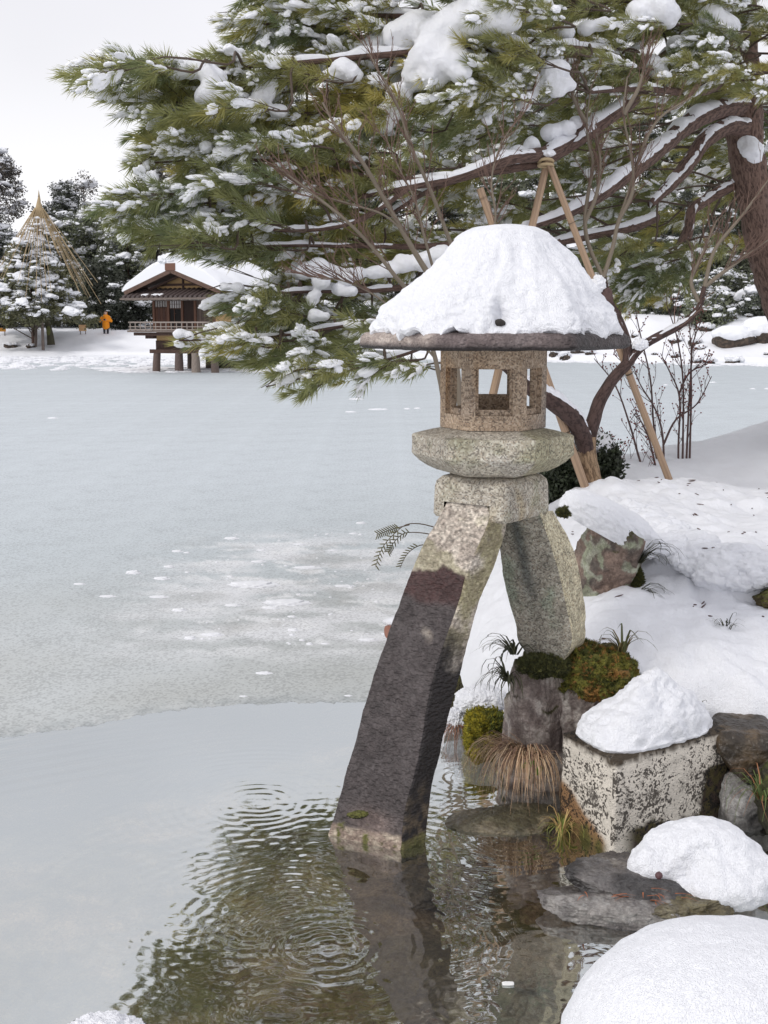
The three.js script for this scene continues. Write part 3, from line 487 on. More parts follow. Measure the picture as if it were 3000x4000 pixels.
function snowOn(t, pos, o, label) { return part('snow', boxUV(local(blob({ detail: 34, amp: 0.02, freq: 3, fine: 0.012, fineFreq: 11, ...o }).rotateZ(o.tilt ?? 0).translate(pos.x, pos.y, pos.z), t)), M.snow, t, label ? { label } : undefined); }
function strandMesh(list, w = 0.004, seg = 5) { // grass blades: [root, [points...]] as thin folded ribbons
  const pos = [], idx = [];
  for (const pts of list) {
    const cv = new THREE.CatmullRomCurve3(pts), base = pos.length / 3;
    for (let i = 0; i <= seg; i++) { const t = i / seg, p = cv.getPoint(t), tg = cv.getTangent(t), s = V(-tg.z, tg.x * 0.3, tg.x + 1e-3).normalize().multiplyScalar(w * (1 - t * 0.9)), up = s.clone().cross(tg).normalize().multiplyScalar(w * 0.4 * (1 - t)); for (const q of [p.clone().add(s), p.clone().add(up), p.clone().sub(s)]) pos.push(q.x, q.y, q.z); }
    for (let i = 0; i < seg; i++) for (const k of [0, 1]) { const a = base + i * 3 + k, b = a + 1, c = a + 3, d = b + 3; idx.push(a, b, c, b, d, c); }
  }
  const g = new THREE.BufferGeometry(); g.setAttribute('position', new THREE.Float32BufferAttribute(pos, 3)); g.setIndex(idx); g.computeVertexNormals(); return g;
}
function tuft(name, label, cat, pos, { n, len, spread, rise, droop, w = 0.004, cols, s, dir = null }) {
  const R = rng(s * 331 + 5), t = thing(name, label, cat, pos), groups = cols.map(() => []);
  for (let i = 0; i < n; i++) {
    const a = dir === null ? R() * 6.283 : dir[0] + (R() - 0.5) * dir[1], L = len * lerp(0.55, 1.1, R()), d = V(Math.cos(a), 0, Math.sin(a)), r0 = d.clone().multiplyScalar(spread * 0.25 * R()), h = rise * lerp(0.5, 1.2, R());
    groups[Math.floor(R() * cols.length)].push([r0, r0.clone().addScaledVector(d, L * 0.35).add(V(0, L * h * 0.8, 0)), r0.clone().addScaledVector(d, L * 0.75).add(V((R() - 0.5) * 0.03, L * (h - droop * 0.35), (R() - 0.5) * 0.03)), r0.clone().addScaledVector(d, L * lerp(0.85, 1.05, R())).add(V((R() - 0.5) * 0.05, L * (h - droop * lerp(0.8, 1.2, R())), (R() - 0.5) * 0.05))]);
  }
  groups.forEach((g, i) => g.length && part('blades', strandMesh(g, w), std({ color: C(...cols[i]), roughness: 0.7 }), t, { kind: 'stuff' }));
  return t;
}
{
  // the pale cut stone: its corners at the water's edge
  const fc = G(2390, 3345), lc = G(2178, 3212), rc = G(2842, 3192), H = 0.475;
  const t = thing('cut_stone', 'pale lichen speckled square stone block with snow heap standing in shallow water', 'stone block', fc.clone());
  const e1 = lc.clone().sub(fc), e2 = rc.clone().sub(fc), n = 70;
  const g = grid(n * 4, 60, (u, v0) => {
    const v = clamp((v0 - 0.06) / 0.88, 0, 1), cor = [V(0, 0, 0), e2, e1.clone().add(e2), e1], s = u * 4, k = Math.floor(s) % 4, f = s - Math.floor(s), m = e1.clone().add(e2).multiplyScalar(0.5), q = cor[k].clone().lerp(cor[(k + 1) % 4], f);
    const e = Math.min(f, 1 - f), L = cor[k].distanceTo(cor[(k + 1) % 4]), rr = 0.025 / L; if (e < rr) q.lerp(m, (1 - e / rr) ** 2 * 0.012 / q.distanceTo(m));
    q.y = lerp(-0.35, H, v); const taper = lerp(1.0, 0.985, v); q.x = m.x + (q.x - m.x) * taper; q.z = m.z + (q.z - m.z) * taper;
    q.y += v > 0.95 ? 0.014 * fbm(q.x * 6, 1, q.z * 6, 3) - (v > 0.99 ? 0 : 0.004) : 0;
    if (v0 < 0.06) q.set(lerp(m.x, q.x, v0 / 0.06), q.y, lerp(m.z, q.z, v0 / 0.06)); if (v0 > 0.94) { const k2 = (1 - v0) / 0.06; q.set(lerp(m.x, q.x, k2), q.y + 0.012 * (1 - k2), lerp(m.z, q.z, k2)); }
    const o = q.clone().sub(V(m.x, q.y, m.z)).normalize(); return q.addScaledVector(o, 0.012 * fbm(q.x * 4, q.y * 4, q.z * 4, 4) + 0.006 * fbm(q.x * 20, q.y * 20, q.z * 20, 2));
  }, true);
  const w1 = e2.clone().normalize(), w0 = e1.clone().normalize();
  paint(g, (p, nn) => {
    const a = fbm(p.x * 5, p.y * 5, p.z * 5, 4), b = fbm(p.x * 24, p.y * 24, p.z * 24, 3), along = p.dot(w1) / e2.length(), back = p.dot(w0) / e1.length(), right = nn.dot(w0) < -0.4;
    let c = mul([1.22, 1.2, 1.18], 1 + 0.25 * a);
    if (!right) c = mul(c, 0.9);  // left face darkened in the colour, as if turned from the light
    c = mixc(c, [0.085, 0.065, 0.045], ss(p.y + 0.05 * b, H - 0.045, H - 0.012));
    const dark = right ? ss(along - 0.74 + 0.25 * a + 0.1 * b, -0.05, 0.03) * ss(H * 0.66 - p.y - 0.2 * a + (along - 0.9) * 0.15, 0, 0.03) : 0;
    const foot = ss(0.07 + 0.10 * a * 2 + 0.05 * b + (right ? 0.06 * along : 0) - p.y, -0.01, 0.03);
    c = mixc(c, mixc([0.10, 0.085, 0.025], [0.07, 0.045, 0.035], ss(b, -0.1, 0.15)), Math.max(dark, foot * (right ? ss(along, 0.05, 0.2) : 0)));
    const rust = !right ? ss(0.24 * back + 0.03 + 0.15 * a - p.y, -0.02, 0.04) * ss(back, 0.02, 0.2) : 0;
    c = mixc(c, mixc([0.42, 0.25, 0.13], [0.15, 0.14, 0.03], ss(fbm(p.x * 7, p.y * 7, p.z * 7, 3) - (0.1 - p.y) * -2, 0.0, 0.3)), rust);
    return c;
  });
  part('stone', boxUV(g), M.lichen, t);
  const ctr = e1.clone().add(e2).multiplyScalar(0.5);
  const heap = grid(150, 90, (u, v) => { // four-sided heap of snow
    const phi = u * Math.PI * 2, c = Math.cos(phi), s = Math.sin(phi), e = 3.2, R = 1 / (Math.abs(c) ** e + Math.abs(s) ** e) ** (1 / e), pr = [[0, 0.315], [0.12, 0.308], [0.27, 0.268], [0.48, 0.19], [0.70, 0.125], [0.89, 0.06], [0.96, 0.014], [0.92, -0.01], [0, -0.01]], x = v * (pr.length - 1), i = Math.min(pr.length - 2, Math.floor(x)), a = lerp(pr[i][0], pr[i + 1][0], x - i), y = lerp(pr[i][1], pr[i + 1][1], x - i);
    const off = w1.clone().multiplyScalar(0.03 * ss(y, 0, 0.3)); // the peak stands right of the middle
    const q = ctr.clone().addScaledVector(w1, c * R * a * e2.length() * 0.5).addScaledVector(w0, s * R * a * e1.length() * 0.52).add(off).add(V(0, H + y, 0));
    const nn = fbm(q.x * 5, q.y * 5, q.z * 5, 4), n2 = fbm(q.x * 14, q.y * 14, q.z * 14, 3), o = q.clone().sub(ctr).setY(0).normalize(), k = ss(a, 0.02, 0.3);
    q.addScaledVector(o, (0.05 * nn + 0.034 * n2) * k).add(V(0, 0.04 * nn + 0.022 * n2, 0)); return q;
  }, true);
  part('snow', boxUV(heap), M.snow, t, { label: 'pointed heap of snow on the block' });
}
{
  // rock that carries the rear leg: two upright purple-grey faces and a moss hump
  const p1 = A(2085, 2800, 6.22), t = thing('mossy_rock', 'upright purple grey rock with orange green moss under the short lantern leg', 'rock', p1.clone().setY(-0.3));
  const g1 = blob({ r: [0.21, 0.60, 0.22], e: 6, cuts: 12, cutMin: 0.78, amp: 0.05, freq: 6, fine: 0.012, s: 21, detail: 36, yaw: 0.2 }).translate(A(2105, 2800, 6.25).x, 0.13, -6.25);
  const g2 = blob({ r: [0.26, 0.52, 0.26], e: 5, cuts: 12, cutMin: 0.78, amp: 0.05, freq: 6, fine: 0.012, s: 27, detail: 36, yaw: -0.35 }).rotateZ(0.08).translate(A(2350, 2800, 6.25).x, 0.20, -6.27);
  for (const g of [g1, g2]) part('stone', boxUV(local(paint(g, rockColour([0.27, 0.225, 0.21], [0.60, 0.54, 0.50], { moss: 0.62, mossCol: [0.07, 0.065, 0.02], wet: -0.02, pale: 0.8 })), t)), M.stone, t);
  const hump = blob({ r: [0.20, 0.135, 0.2], e: 3, amp: 0.035, freq: 2.5, fine: 0.018, fineFreq: 9, s: 8, detail: 34, yaw: -0.2 }).rotateZ(-0.25).translate(A(2345, 2620, 6.12).x, A(2345, 2640, 6.12).y, -6.17);
  part('moss', boxUV(local(paint(hump, (p) => { const a = fbm(p.x * 8, p.y * 8, p.z * 8, 3), b = fbm(p.x * 22, p.y * 22, p.z * 22, 2); return mul(mixc(mixc([0.17, 0.16, 0.028], [0.075, 0.085, 0.02], ss(a, -0.05, 0.2)), [0.36, 0.17, 0.05], ss(fbm(p.x * 6 + 5, p.y * 6, p.z * 6, 3) - Math.abs(p.x - A(2320, 2600, 6.1).x) * 1.5, 0.0, 0.15) * 0.8), 1.25 + b); }), t)), M.moss, t, { label: 'green and rust orange moss cushion' });
  const m2 = blob({ r: [0.13, 0.06, 0.1], amp: 0.03, freq: 4, fine: 0.02, s: 12, detail: 24 }).translate(A(2130, 2590, 6.0).x, A(2130, 2610, 6.0).y, -6.05);
  part('moss', boxUV(local(paint(m2, (p) => mul([0.055, 0.058, 0.02], 1 + fbm(p.x * 20, p.y * 20, p.z * 20, 3))), t)), M.moss, t, { label: 'dark moss at the foot of the leg' });
}
{
  // standing rock with lichen, behind the rear leg
  const c = A(2370, 2215, 7.35), t = rock('standing_rock', 'upright lichen spotted rock with a cap of snow behind the short leg', c.clone(), { r: [0.25, 0.36, 0.24], e: 5, tilt: -0.12, cuts: 8, cutMin: 0.72, amp: 0.03, freq: 2, fine: 0.012, s: 33, detail: 36, yaw: -0.45 }, rockColour([0.27, 0.20, 0.165], [0.15, 0.13, 0.115], { moss: 0.35, mossCol: [0.08, 0.08, 0.015], lich: 1 }));
  snowOn(t, A(2375, 2050, 7.38), { r: [0.34, 0.15, 0.28], e: 2.4, s: 9, yaw: -0.4, flat: -0.06, tilt: -0.48 });
  const mp = blob({ r: [0.05, 0.12, 0.06], amp: 0.02, s: 15, detail: 14, fine: 0.01 }).translate(...A(2480, 2290, 7.2).toArray()); part('moss', boxUV(local(paint(mp, (p, n) => mul([0.11, 0.11, 0.02], 1 + fbm(p.x * 30, p.y * 30, p.z * 30, 2))), t)), M.moss, t);
  const mp2 = blob({ r: [0.032, 0.024, 0.03], amp: 0.022, freq: 3, s: 16, detail: 12 }).translate(...A(2200, 2005, 7.1).toArray()); part('moss', boxUV(local(paint(mp2, (p, n) => mul([0.24, 0.19, 0.03], 1 + fbm(p.x * 30, p.y * 30, p.z * 30, 2))), t)), M.moss, t);
}
{ // small mossy stone by the water between the legs, with snow round it
  const t = rock('mossy_stone', 'small round stone wrapped in bright yellow green moss at the waterline', G(1890, 2930).setY(0), { r: [0.11, 0.145, 0.13], e: 3, amp: 0.03, fine: 0.02, s: 41, detail: 26 }, (p, n) => { const a = fbm(p.x * 8, p.y * 8, p.z * 8, 3), b = fbm(p.x * 25, p.y * 25, p.z * 25, 2); return mul(mixc([0.34, 0.28, 0.02], [0.10, 0.115, 0.02], ss(a + (p.x - G(1890, 2930).x) * 2.5, -0.15, 0.2)), 1.1 + b); }, M.moss);
  t.children[0].geometry.translate(0, 0.10, 0);
  snowOn(t, A(1880, 2735, 6.9), { r: [0.16, 0.085, 0.15], s: 3 }); snowOn(t, A(1780, 2815, 6.9), { r: [0.085, 0.075, 0.1], s: 4 }); snowOn(t, A(1985, 2850, 6.75), { r: [0.06, 0.12, 0.1], s: 6 });
  const t2 = rock('mossy_stone', 'narrow dark mossy stone half hidden behind the long leg', A(1775, 2720, 7.2), { r: [0.06, 0.16, 0.1], amp: 0.02, s: 42, detail: 16 }, rockColour([0.08, 0.07, 0.03], [0.16, 0.15, 0.04], {}), M.moss);
}
{ // stones by the right edge of the picture
  rock('corner_stone', 'dark brown pebbly block under the snow edge right of the pale block', A(2900, 2920, 5.8), { r: [0.155, 0.13, 0.2], e: 7, cuts: 3, cutMin: 0.85, amp: 0.012, s: 51, detail: 28, yaw: -0.15 }, rockColour([0.045, 0.035, 0.025], [0.12, 0.085, 0.05], { wet: -1 }), M.lichenDark ?? M.wetStone);
  rock('corner_stone', 'grey stone just above the water below the dark pebbly block', A(2910, 3110, 5.75), { r: [0.16, 0.15, 0.2], e: 5, cuts: 4, cutMin: 0.8, amp: 0.02, s: 53, detail: 28, yaw: 0.2 }, rockColour([0.22, 0.22, 0.22], [0.36, 0.36, 0.36], { wet: 0.03 }));
  rock('corner_stone', 'dark mossy stone at the right edge beside the grass', A(3040, 3090, 5.6), { r: [0.13, 0.2, 0.2], e: 3, cuts: 5, amp: 0.03, s: 57, detail: 24 }, rockColour([0.05, 0.05, 0.03], [0.09, 0.09, 0.04], { moss: 0.8, mossCol: [0.07, 0.08, 0.02] }));
  rock('bank_stone', 'dark stone showing under the overhanging snow shelf on the right bank', A(2860, 2322, 7.12), { r: [0.26, 0.06, 0.1], e: 2.5, cuts: 4, amp: 0.03, s: 59, detail: 22 }, rockColour([0.03, 0.028, 0.02], [0.07, 0.065, 0.035], { moss: 0.3 }));
  rock('bank_stone', 'mossy brown stone end at the right edge under the snow shelf', A(3020, 2335, 6.95), { r: [0.11, 0.07, 0.12], e: 2.5, cuts: 4, amp: 0.03, s: 60, detail: 22 }, rockColour([0.10, 0.085, 0.035], [0.16, 0.13, 0.06], { moss: 0.4 }));
  // slab of slate in the foreground, in two beds, with snow
  const t = thing('slate_slab', 'layered dark slate slab lying at the waterline with a lump of snow', 'rock', G(2480, 3540));
  const sl = (px, py, D, r, s, yaw, tilt, cA, cB) => { const g = blob({ r, e: 4, cuts: 6, cutMin: 0.72, amp: 0.035, freq: 2.5, fine: 0.014, s, detail: 34, yaw }).rotateZ(tilt).translate(...A(px, py, D).toArray()); part('stone_layer', boxUV(local(paint(g, rockColour(cA, cB, { wet: -1 })), t)), M.wetStone, t); };
  sl(2430, 3535, 4.74, [0.34, 0.06, 0.15], 61, -0.12, -0.05, [0.17, 0.16, 0.16], [0.34, 0.33, 0.32]);
  sl(2470, 3465, 4.82, [0.29, 0.06, 0.14], 63, -0.22, -0.12, [0.066, 0.063, 0.064], [0.20, 0.192, 0.19]);
  sl(2430, 3395, 4.96, [0.16, 0.05, 0.13], 65, 0.1, 0.0, [0.12, 0.11, 0.105], [0.24, 0.22, 0.2]);
  sl(2660, 3545, 4.70, [0.19, 0.05, 0.12], 67, 0.0, 0.05, [0.14, 0.12, 0.06], [0.2, 0.18, 0.12]);
  const sb0 = (px, py, D, r) => [A(px, py, D), wpx(r, D)];
  part('snow', boxUV(local(melt([sb0(2540, 3375, 4.9, 95), sb0(2640, 3320, 4.95, 130), sb0(2760, 3300, 4.95, 150), sb0(2860, 3350, 4.9, 130), sb0(2800, 3430, 4.82, 130), sb0(2720, 3500, 4.76, 80), sb0(2880, 3470, 4.76, 120), sb0(2960, 3430, 4.8, 100)], { k: 0.08, squash: 0.72, res: 96, rough: 0.018, freq: 12 }), t)), M.snow, t, { label: 'lump of snow on the slate slab' });
  const nd = []; const R = rng(4); for (let i = 0; i < 26; i++) { const q = A(2250 + R() * 420, 3470 + R() * 60, 4.68), a = R() * 3; nd.push([q, q.clone().add(V(Math.cos(a) * 0.05, 0.006, Math.sin(a) * 0.02)), q.clone().add(V(Math.cos(a) * 0.1, 0.0, Math.sin(a) * 0.05))]); }
  const np = thing('fallen_needles', 'rust orange fallen pine needles lying in the seam of the slate slab', 'pine needles', A(2400, 3500, 4.68)); part('needles', local(strandMesh(nd.map((l) => [l[0], l[1], l[2]]), 0.0035, 3), np), std({ color: C(0.45, 0.14, 0.05) }), np, { kind: 'stuff' });
  const be = thing('berry', 'small dark red ball resting where snow meets the slate slab', 'berry', A(2574, 3420, 4.70)); part('fruit', blob({ r: [0.016, 0.016, 0.016], amp: 0.001, detail: 10 }), std({ color: C(0.10, 0.045, 0.05), roughness: 0.5 }), be); part('calyx', new THREE.ConeGeometry(0.004, 0.008, 6).translate(0, 0.018, 0), M.twigDark, be);
  // big rounded snow pillows
  const dm = thing('boulder', 'boulder hidden under a big smooth dome of snow in the lower right corner', 'boulder', A(2900, 4250, 3.6));
  part('stone', boxUV(local(paint(blob({ r: [0.50, 0.3, 0.45], e: 2.5, cuts: 5, amp: 0.03, s: 71, detail: 20 }).translate(...A(2920, 4350, 3.6).toArray()), rockColour([0.1, 0.09, 0.08], [0.2, 0.18, 0.16])), dm)), M.stone, dm);
  snowOn(dm, A(2890, 4170, 3.6), { r: [0.60, 0.46, 0.50], e: 2.15, amp: 0.014, freq: 2, fine: 0.004, s: 31, detail: 60 });
  const sb = thing('boulder', 'snow capped boulder just peeping in at the lower left edge', 'boulder', A(390, 4140, 3.5));
  part('stone', boxUV(local(paint(blob({ r: [0.19, 0.12, 0.2], e: 2.5, amp: 0.02, s: 73, detail: 14 }).translate(...A(390, 4180, 3.5).toArray()), rockColour([0.1, 0.09, 0.08], [0.2, 0.18, 0.16])), sb)), M.stone, sb);
  snowOn(sb, A(395, 4135, 3.5), { r: [0.17, 0.11, 0.17], e: 2.3, amp: 0.015, s: 35 });
  // flat stones in and under the shallow water
  const flat = (name, label, px, py, h, r, s, yaw, cA, cB) => { const p = G(px, py, h); rock(name, label, p, { r, e: 3, cuts: 5, cutMin: 0.75, amp: 0.03, freq: 2.5, fine: 0.01, s, detail: 28, yaw }, rockColour(cA, cB, { wet: -1 }), M.wetStone); };
  flat('flat_stone', 'flat dark stone breaking the surface between long leg and pale block', 1985, 3215, -0.015, [0.30, 0.05, 0.17], 81, 0.25, [0.11, 0.10, 0.06], [0.21, 0.18, 0.12]);
  flat('sunken_stone', 'brown sunken stone in front of the slate slab', 2330, 3600, -0.16, [0.33, 0.08, 0.16], 83, -0.2, [0.36, 0.25, 0.15], [0.5, 0.38, 0.25]);
  flat('sunken_stone', 'pale brown sunken stone between leg reflection and snow dome', 2080, 3750, -0.19, [0.30, 0.07, 0.18], 85, 0.2, [0.42, 0.31, 0.19], [0.58, 0.46, 0.32]);
  flat('sunken_stone', 'dim sunken stone close to the foot of the long leg', 1720, 3450, -0.22, [0.22, 0.06, 0.18], 87, 0.5, [0.2, 0.17, 0.12], [0.32, 0.26, 0.18]);
  flat('sunken_stone', 'sunken stone near the lower edge left of the snow dome', 1900, 3950, -0.22, [0.3, 0.06, 0.15], 89, -0.4, [0.24, 0.2, 0.11], [0.36, 0.3, 0.18]);
  const chip = thing('floating_leaf', 'small white chip floating on the dark water left of the snow dome', 'leaf', G(1985, 3842, 0.004)); part('flake', blob({ r: [0.022, 0.004, 0.012], amp: 0.004, detail: 6, e: 4 }), std({ color: C(0.8, 0.8, 0.78) }), chip);
  const st = thing('log_end', 'sawn brown log end with a cap of snow behind the long leg on the ice', 'log', A(1545, 2440, 9.0).setY(0)); part('wood', bar(V(-0.07, 0.12, 0.05), V(0.5, 0.10, -0.2), 0.05, 14), std({ color: C(0.30, 0.14, 0.10) }), st); part('snow', boxUV(blob({ r: [0.22, 0.05, 0.07], detail: 16, amp: 0.015, s: 5 }).translate(0.12, 0.19, 0)), M.snow, st);
}
function fuzz(parent, geo, n, tones, s, size = 0.03, minY = -0.35) { // little shoots standing out of a moss cushion
  const R = rng(s), p = geo.attributes.position, nn = geo.attributes.normal, l = [], q = new THREE.Quaternion();
  for (let i = 0; i < n * 3 && l.length < n; i++) { const k = Math.floor(R() * p.count), N = V().fromBufferAttribute(nn, k); if (N.y < minY) continue; q.setFromUnitVectors(V(0, 1, 0), N.clone().add(V(R() - 0.5, R() - 0.2, R() - 0.5)).normalize()); const c = tones[Math.floor(R() * tones.length)], v = lerp(0.6, 1.5, R()), z = size * lerp(0.5, 1.2, R()); l.push({ m: new THREE.Matrix4().compose(V().fromBufferAttribute(p, k), q, V(z, z, z)), c: C(c[0] * v, c[1] * v, c[2] * v) }); }
  const R2 = rng(s + 1), pos = []; for (let i = 0; i < 14; i++) { const a = R2() * 6.283, r = R2() * 0.5, h = lerp(0.4, 1, R2()), b = V(Math.cos(a) * r * 0.6, -0.1, Math.sin(a) * r * 0.6), w = V(-Math.sin(a), 0, Math.cos(a)).multiplyScalar(0.09), t = V(Math.cos(a) * r * 1.6, h, Math.sin(a) * r * 1.6); for (const v of [b.clone().add(w), b.clone().sub(w), t]) pos.push(v.x, v.y, v.z); }
  const g = new THREE.BufferGeometry(); g.setAttribute('position', new THREE.Float32BufferAttribute(pos, 3)); g.computeVertexNormals();
  instances('moss_shoots', g, std({ color: C(1, 1, 1), roughness: 0.9 }), l, parent);
}
for (const o of scene.children.filter((q) => /^(mossy_rock|mossy_stone|standing_rock)/.test(q.name))) o.children.filter((q) => q.name === 'moss' || (q.name === 'stone' && /^mossy_stone$/.test(o.name))).forEach((q, i) => fuzz(o, q.geometry, q.geometry.attributes.position.count > 12000 ? 1500 : 420, /mossy_stone/.test(o.name) ? [[0.34, 0.29, 0.03], [0.16, 0.17, 0.03], [0.24, 0.22, 0.03]] : i === 0 && o.name === 'mossy_rock' ? [[0.19, 0.18, 0.03], [0.10, 0.11, 0.025], [0.32, 0.17, 0.05]] : [[0.06, 0.065, 0.022], [0.10, 0.10, 0.03]], i * 7 + o.name.length, 0.022));
{ // bits of bark and needles fallen on the snow
  const R = rng(314), l = [], t = thing('pine_litter', 'dark crumbs of bark and pine needles scattered on the snowy right bank', 'pine litter', V(2, 0.9, -8));
  for (let i = 0; i < 150; i++) { const x = lerp(1.1, 3.4, R()), z = -lerp(6.2, 11, R()), y = bankH(x, z) + 0.004; if (y < 0.5) continue; l.push({ m: new THREE.Matrix4().compose(V(x - 2, y - 0.9, z + 8), new THREE.Quaternion().setFromEuler(new THREE.Euler(0, R() * 6, (R() - 0.5) * 0.6)), V(lerp(0.008, 0.05, R() * R()), 0.004, 0.004)) }); }
  instances('crumbs', blob({ r: [1, 1, 1], amp: 0.3, detail: 3 }), M.twigDark, l, t);
}
{ // plants of the near bank
  tuft('dry_grass', 'drooping straw coloured grass clump at the waterline below the mossy rock', 'grass', A(2060, 2935, 5.98), { n: 380, len: 0.23, spread: 0.62, rise: 0.42, droop: 0.98, w: 0.0032, cols: [[0.55, 0.36, 0.22], [0.40, 0.25, 0.15], [0.20, 0.115, 0.08], [0.62, 0.46, 0.29]], s: 1, dir: [2.4, 2.9] });
  tuft('dry_grass', 'reddish dry grass hanging to the water left of the mossy stone', 'grass', A(1790, 2830, 6.85), { n: 60, len: 0.16, spread: 0.1, rise: 0.15, droop: 1.0, w: 0.004, cols: [[0.28, 0.14, 0.09], [0.17, 0.09, 0.06]], s: 2, dir: [1.9, 2.4] });
  tuft('water_grass', 'small yellow green grass tuft at the left foot of the pale block', 'grass', G(2195, 3255), { n: 46, len: 0.14, spread: 0.08, rise: 0.85, droop: 0.5, w: 0.004, cols: [[0.42, 0.37, 0.10], [0.50, 0.34, 0.14], [0.22, 0.26, 0.06]], s: 3 });
  const sedge = { rise: 0.55, droop: 0.35, w: 0.0075, cols: [[0.035, 0.04, 0.022], [0.07, 0.07, 0.035]] };
  tuft('sedge', 'dark spiky sedge at the left foot of the short lantern leg', 'grass', A(2010, 2555, 6.1), { n: 26, len: 0.22, spread: 0.1, ...sedge, s: 4, dir: [2.6, 3.4] });
  tuft('sedge', 'dark spiky sedge lower down on the left shoulder of the mossy rock', 'grass', A(1985, 2660, 6.1), { n: 30, len: 0.2, spread: 0.1, ...sedge, droop: 0.7, s: 5, dir: [2.6, 3.6] });
  tuft('sedge', 'thin sedge blades poking from the moss cushion right of the leg', 'grass', A(2430, 2545, 6.15), { n: 16, len: 0.2, spread: 0.12, ...sedge, rise: 0.8, cols: [[0.08, 0.085, 0.03], [0.13, 0.10, 0.04]], s: 6 });
  tuft('sedge', 'dark blades sticking out of the snow right of the standing rock, upper clump', 'grass', A(2490, 2200, 7.1), { n: 18, len: 0.26, spread: 0.1, ...sedge, s: 7, dir: [0.1, 1.4] });
  tuft('sedge', 'dark blades sticking out of the snow right of the standing rock, lower clump', 'grass', A(2480, 2330, 7.05), { n: 14, len: 0.22, spread: 0.1, ...sedge, s: 8, dir: [0.2, 1.4] });
  tuft('grass_tip', 'short green grass tips poking through the snow right of the standing rock', 'grass', A(2835, 2455, 6.6), { n: 16, len: 0.09, spread: 0.16, ...sedge, rise: 0.9, w: 0.004, s: 9 });
  tuft('grass_tip', 'few grey green blades between the snow heap and the snowy bank', 'grass', A(2722, 2790, 5.95), { n: 7, len: 0.08, spread: 0.08, ...sedge, rise: 1, w: 0.005, s: 10 });
  tuft('water_grass', 'bright green grass by the dark stone at the right edge', 'grass', A(2975, 3120, 5.45), { n: 40, len: 0.2, spread: 0.12, rise: 0.7, droop: 0.8, w: 0.004, cols: [[0.13, 0.19, 0.05], [0.09, 0.12, 0.03], [0.3, 0.13, 0.06]], s: 11 });
  // broad green leaves in the grass clump
  const lf = thing('green_plant', 'little plant with three round green leaves in the straw coloured grass', 'plant', A(2075, 3000, 5.82));
  for (const [px, py, r] of [[2050, 2990, 0.022], [2078, 2984, 0.02], [2105, 3010, 0.028]]) { const g = new THREE.SphereGeometry(r, 12, 8).scale(1, 0.15, 0.9).rotateX(1.0).rotateZ(px / 90).translate(...A(px, py, 5.78).sub(lf.position).toArray()); part('leaf', g, std({ color: C(0.16, 0.29, 0.05), roughness: 0.5 }), lf); }
  part('stem', merge([[2050, 2990], [2078, 2984], [2105, 3010]].map(([x, y]) => bar(V(0, -0.08, -0.05), A(x, y, 5.79).sub(lf.position), 0.002, 4))), std({ color: C(0.14, 0.16, 0.05) }), lf);
  // fern-like sprays that reach out left of the leg
  const fern = thing('leafy_spray', 'arching twig with small olive leaves reaching out left of the lantern neck', 'twig', A(1700, 2080, 6.3));
  const lp = new THREE.SphereGeometry(1, 6, 4).scale(1, 0.2, 0.5), spray = [];
  for (const l of [[[1700, 2060], [1640, 2046], [1585, 2050], [1535, 2090], [1500, 2130], [1480, 2170], [1467, 2215]], [[1700, 2090], [1630, 2080], [1575, 2085], [1530, 2130], [1515, 2160]], [[1700, 2130], [1640, 2130], [1590, 2165], [1562, 2220]], [[1600, 2050], [1540, 2065], [1470, 2090]]]) {
    const pts = l.map(([x, y], i) => A(x, y, 6.3 - 0.04 * i).sub(fern.position)); part('stem', tube(pts, [0.003, 0.0015], 4, 3), std({ color: C(0.12, 0.08, 0.045) }), fern);
    const cv = new THREE.CatmullRomCurve3(pts); for (let k = 0; k < 20; k++) { const t = 0.42 + 0.58 * k / 19, p = cv.getPoint(t), tg = cv.getTangent(t); if (l.length === 4 && k % 2) continue; const s = k % 2 ? 1 : -1; spray.push(lp.clone().scale(0.019, 0.016, 0.016).rotateZ(Math.atan2(tg.y, tg.x) + s * 0.9).translate(p.x + s * -tg.y * 0.012, p.y + s * tg.x * 0.012, p.z)); }
  }
  part('leaves', merge(spray), std({ color: C(0.13, 0.12, 0.045) }), fern, { kind: 'stuff' });
}
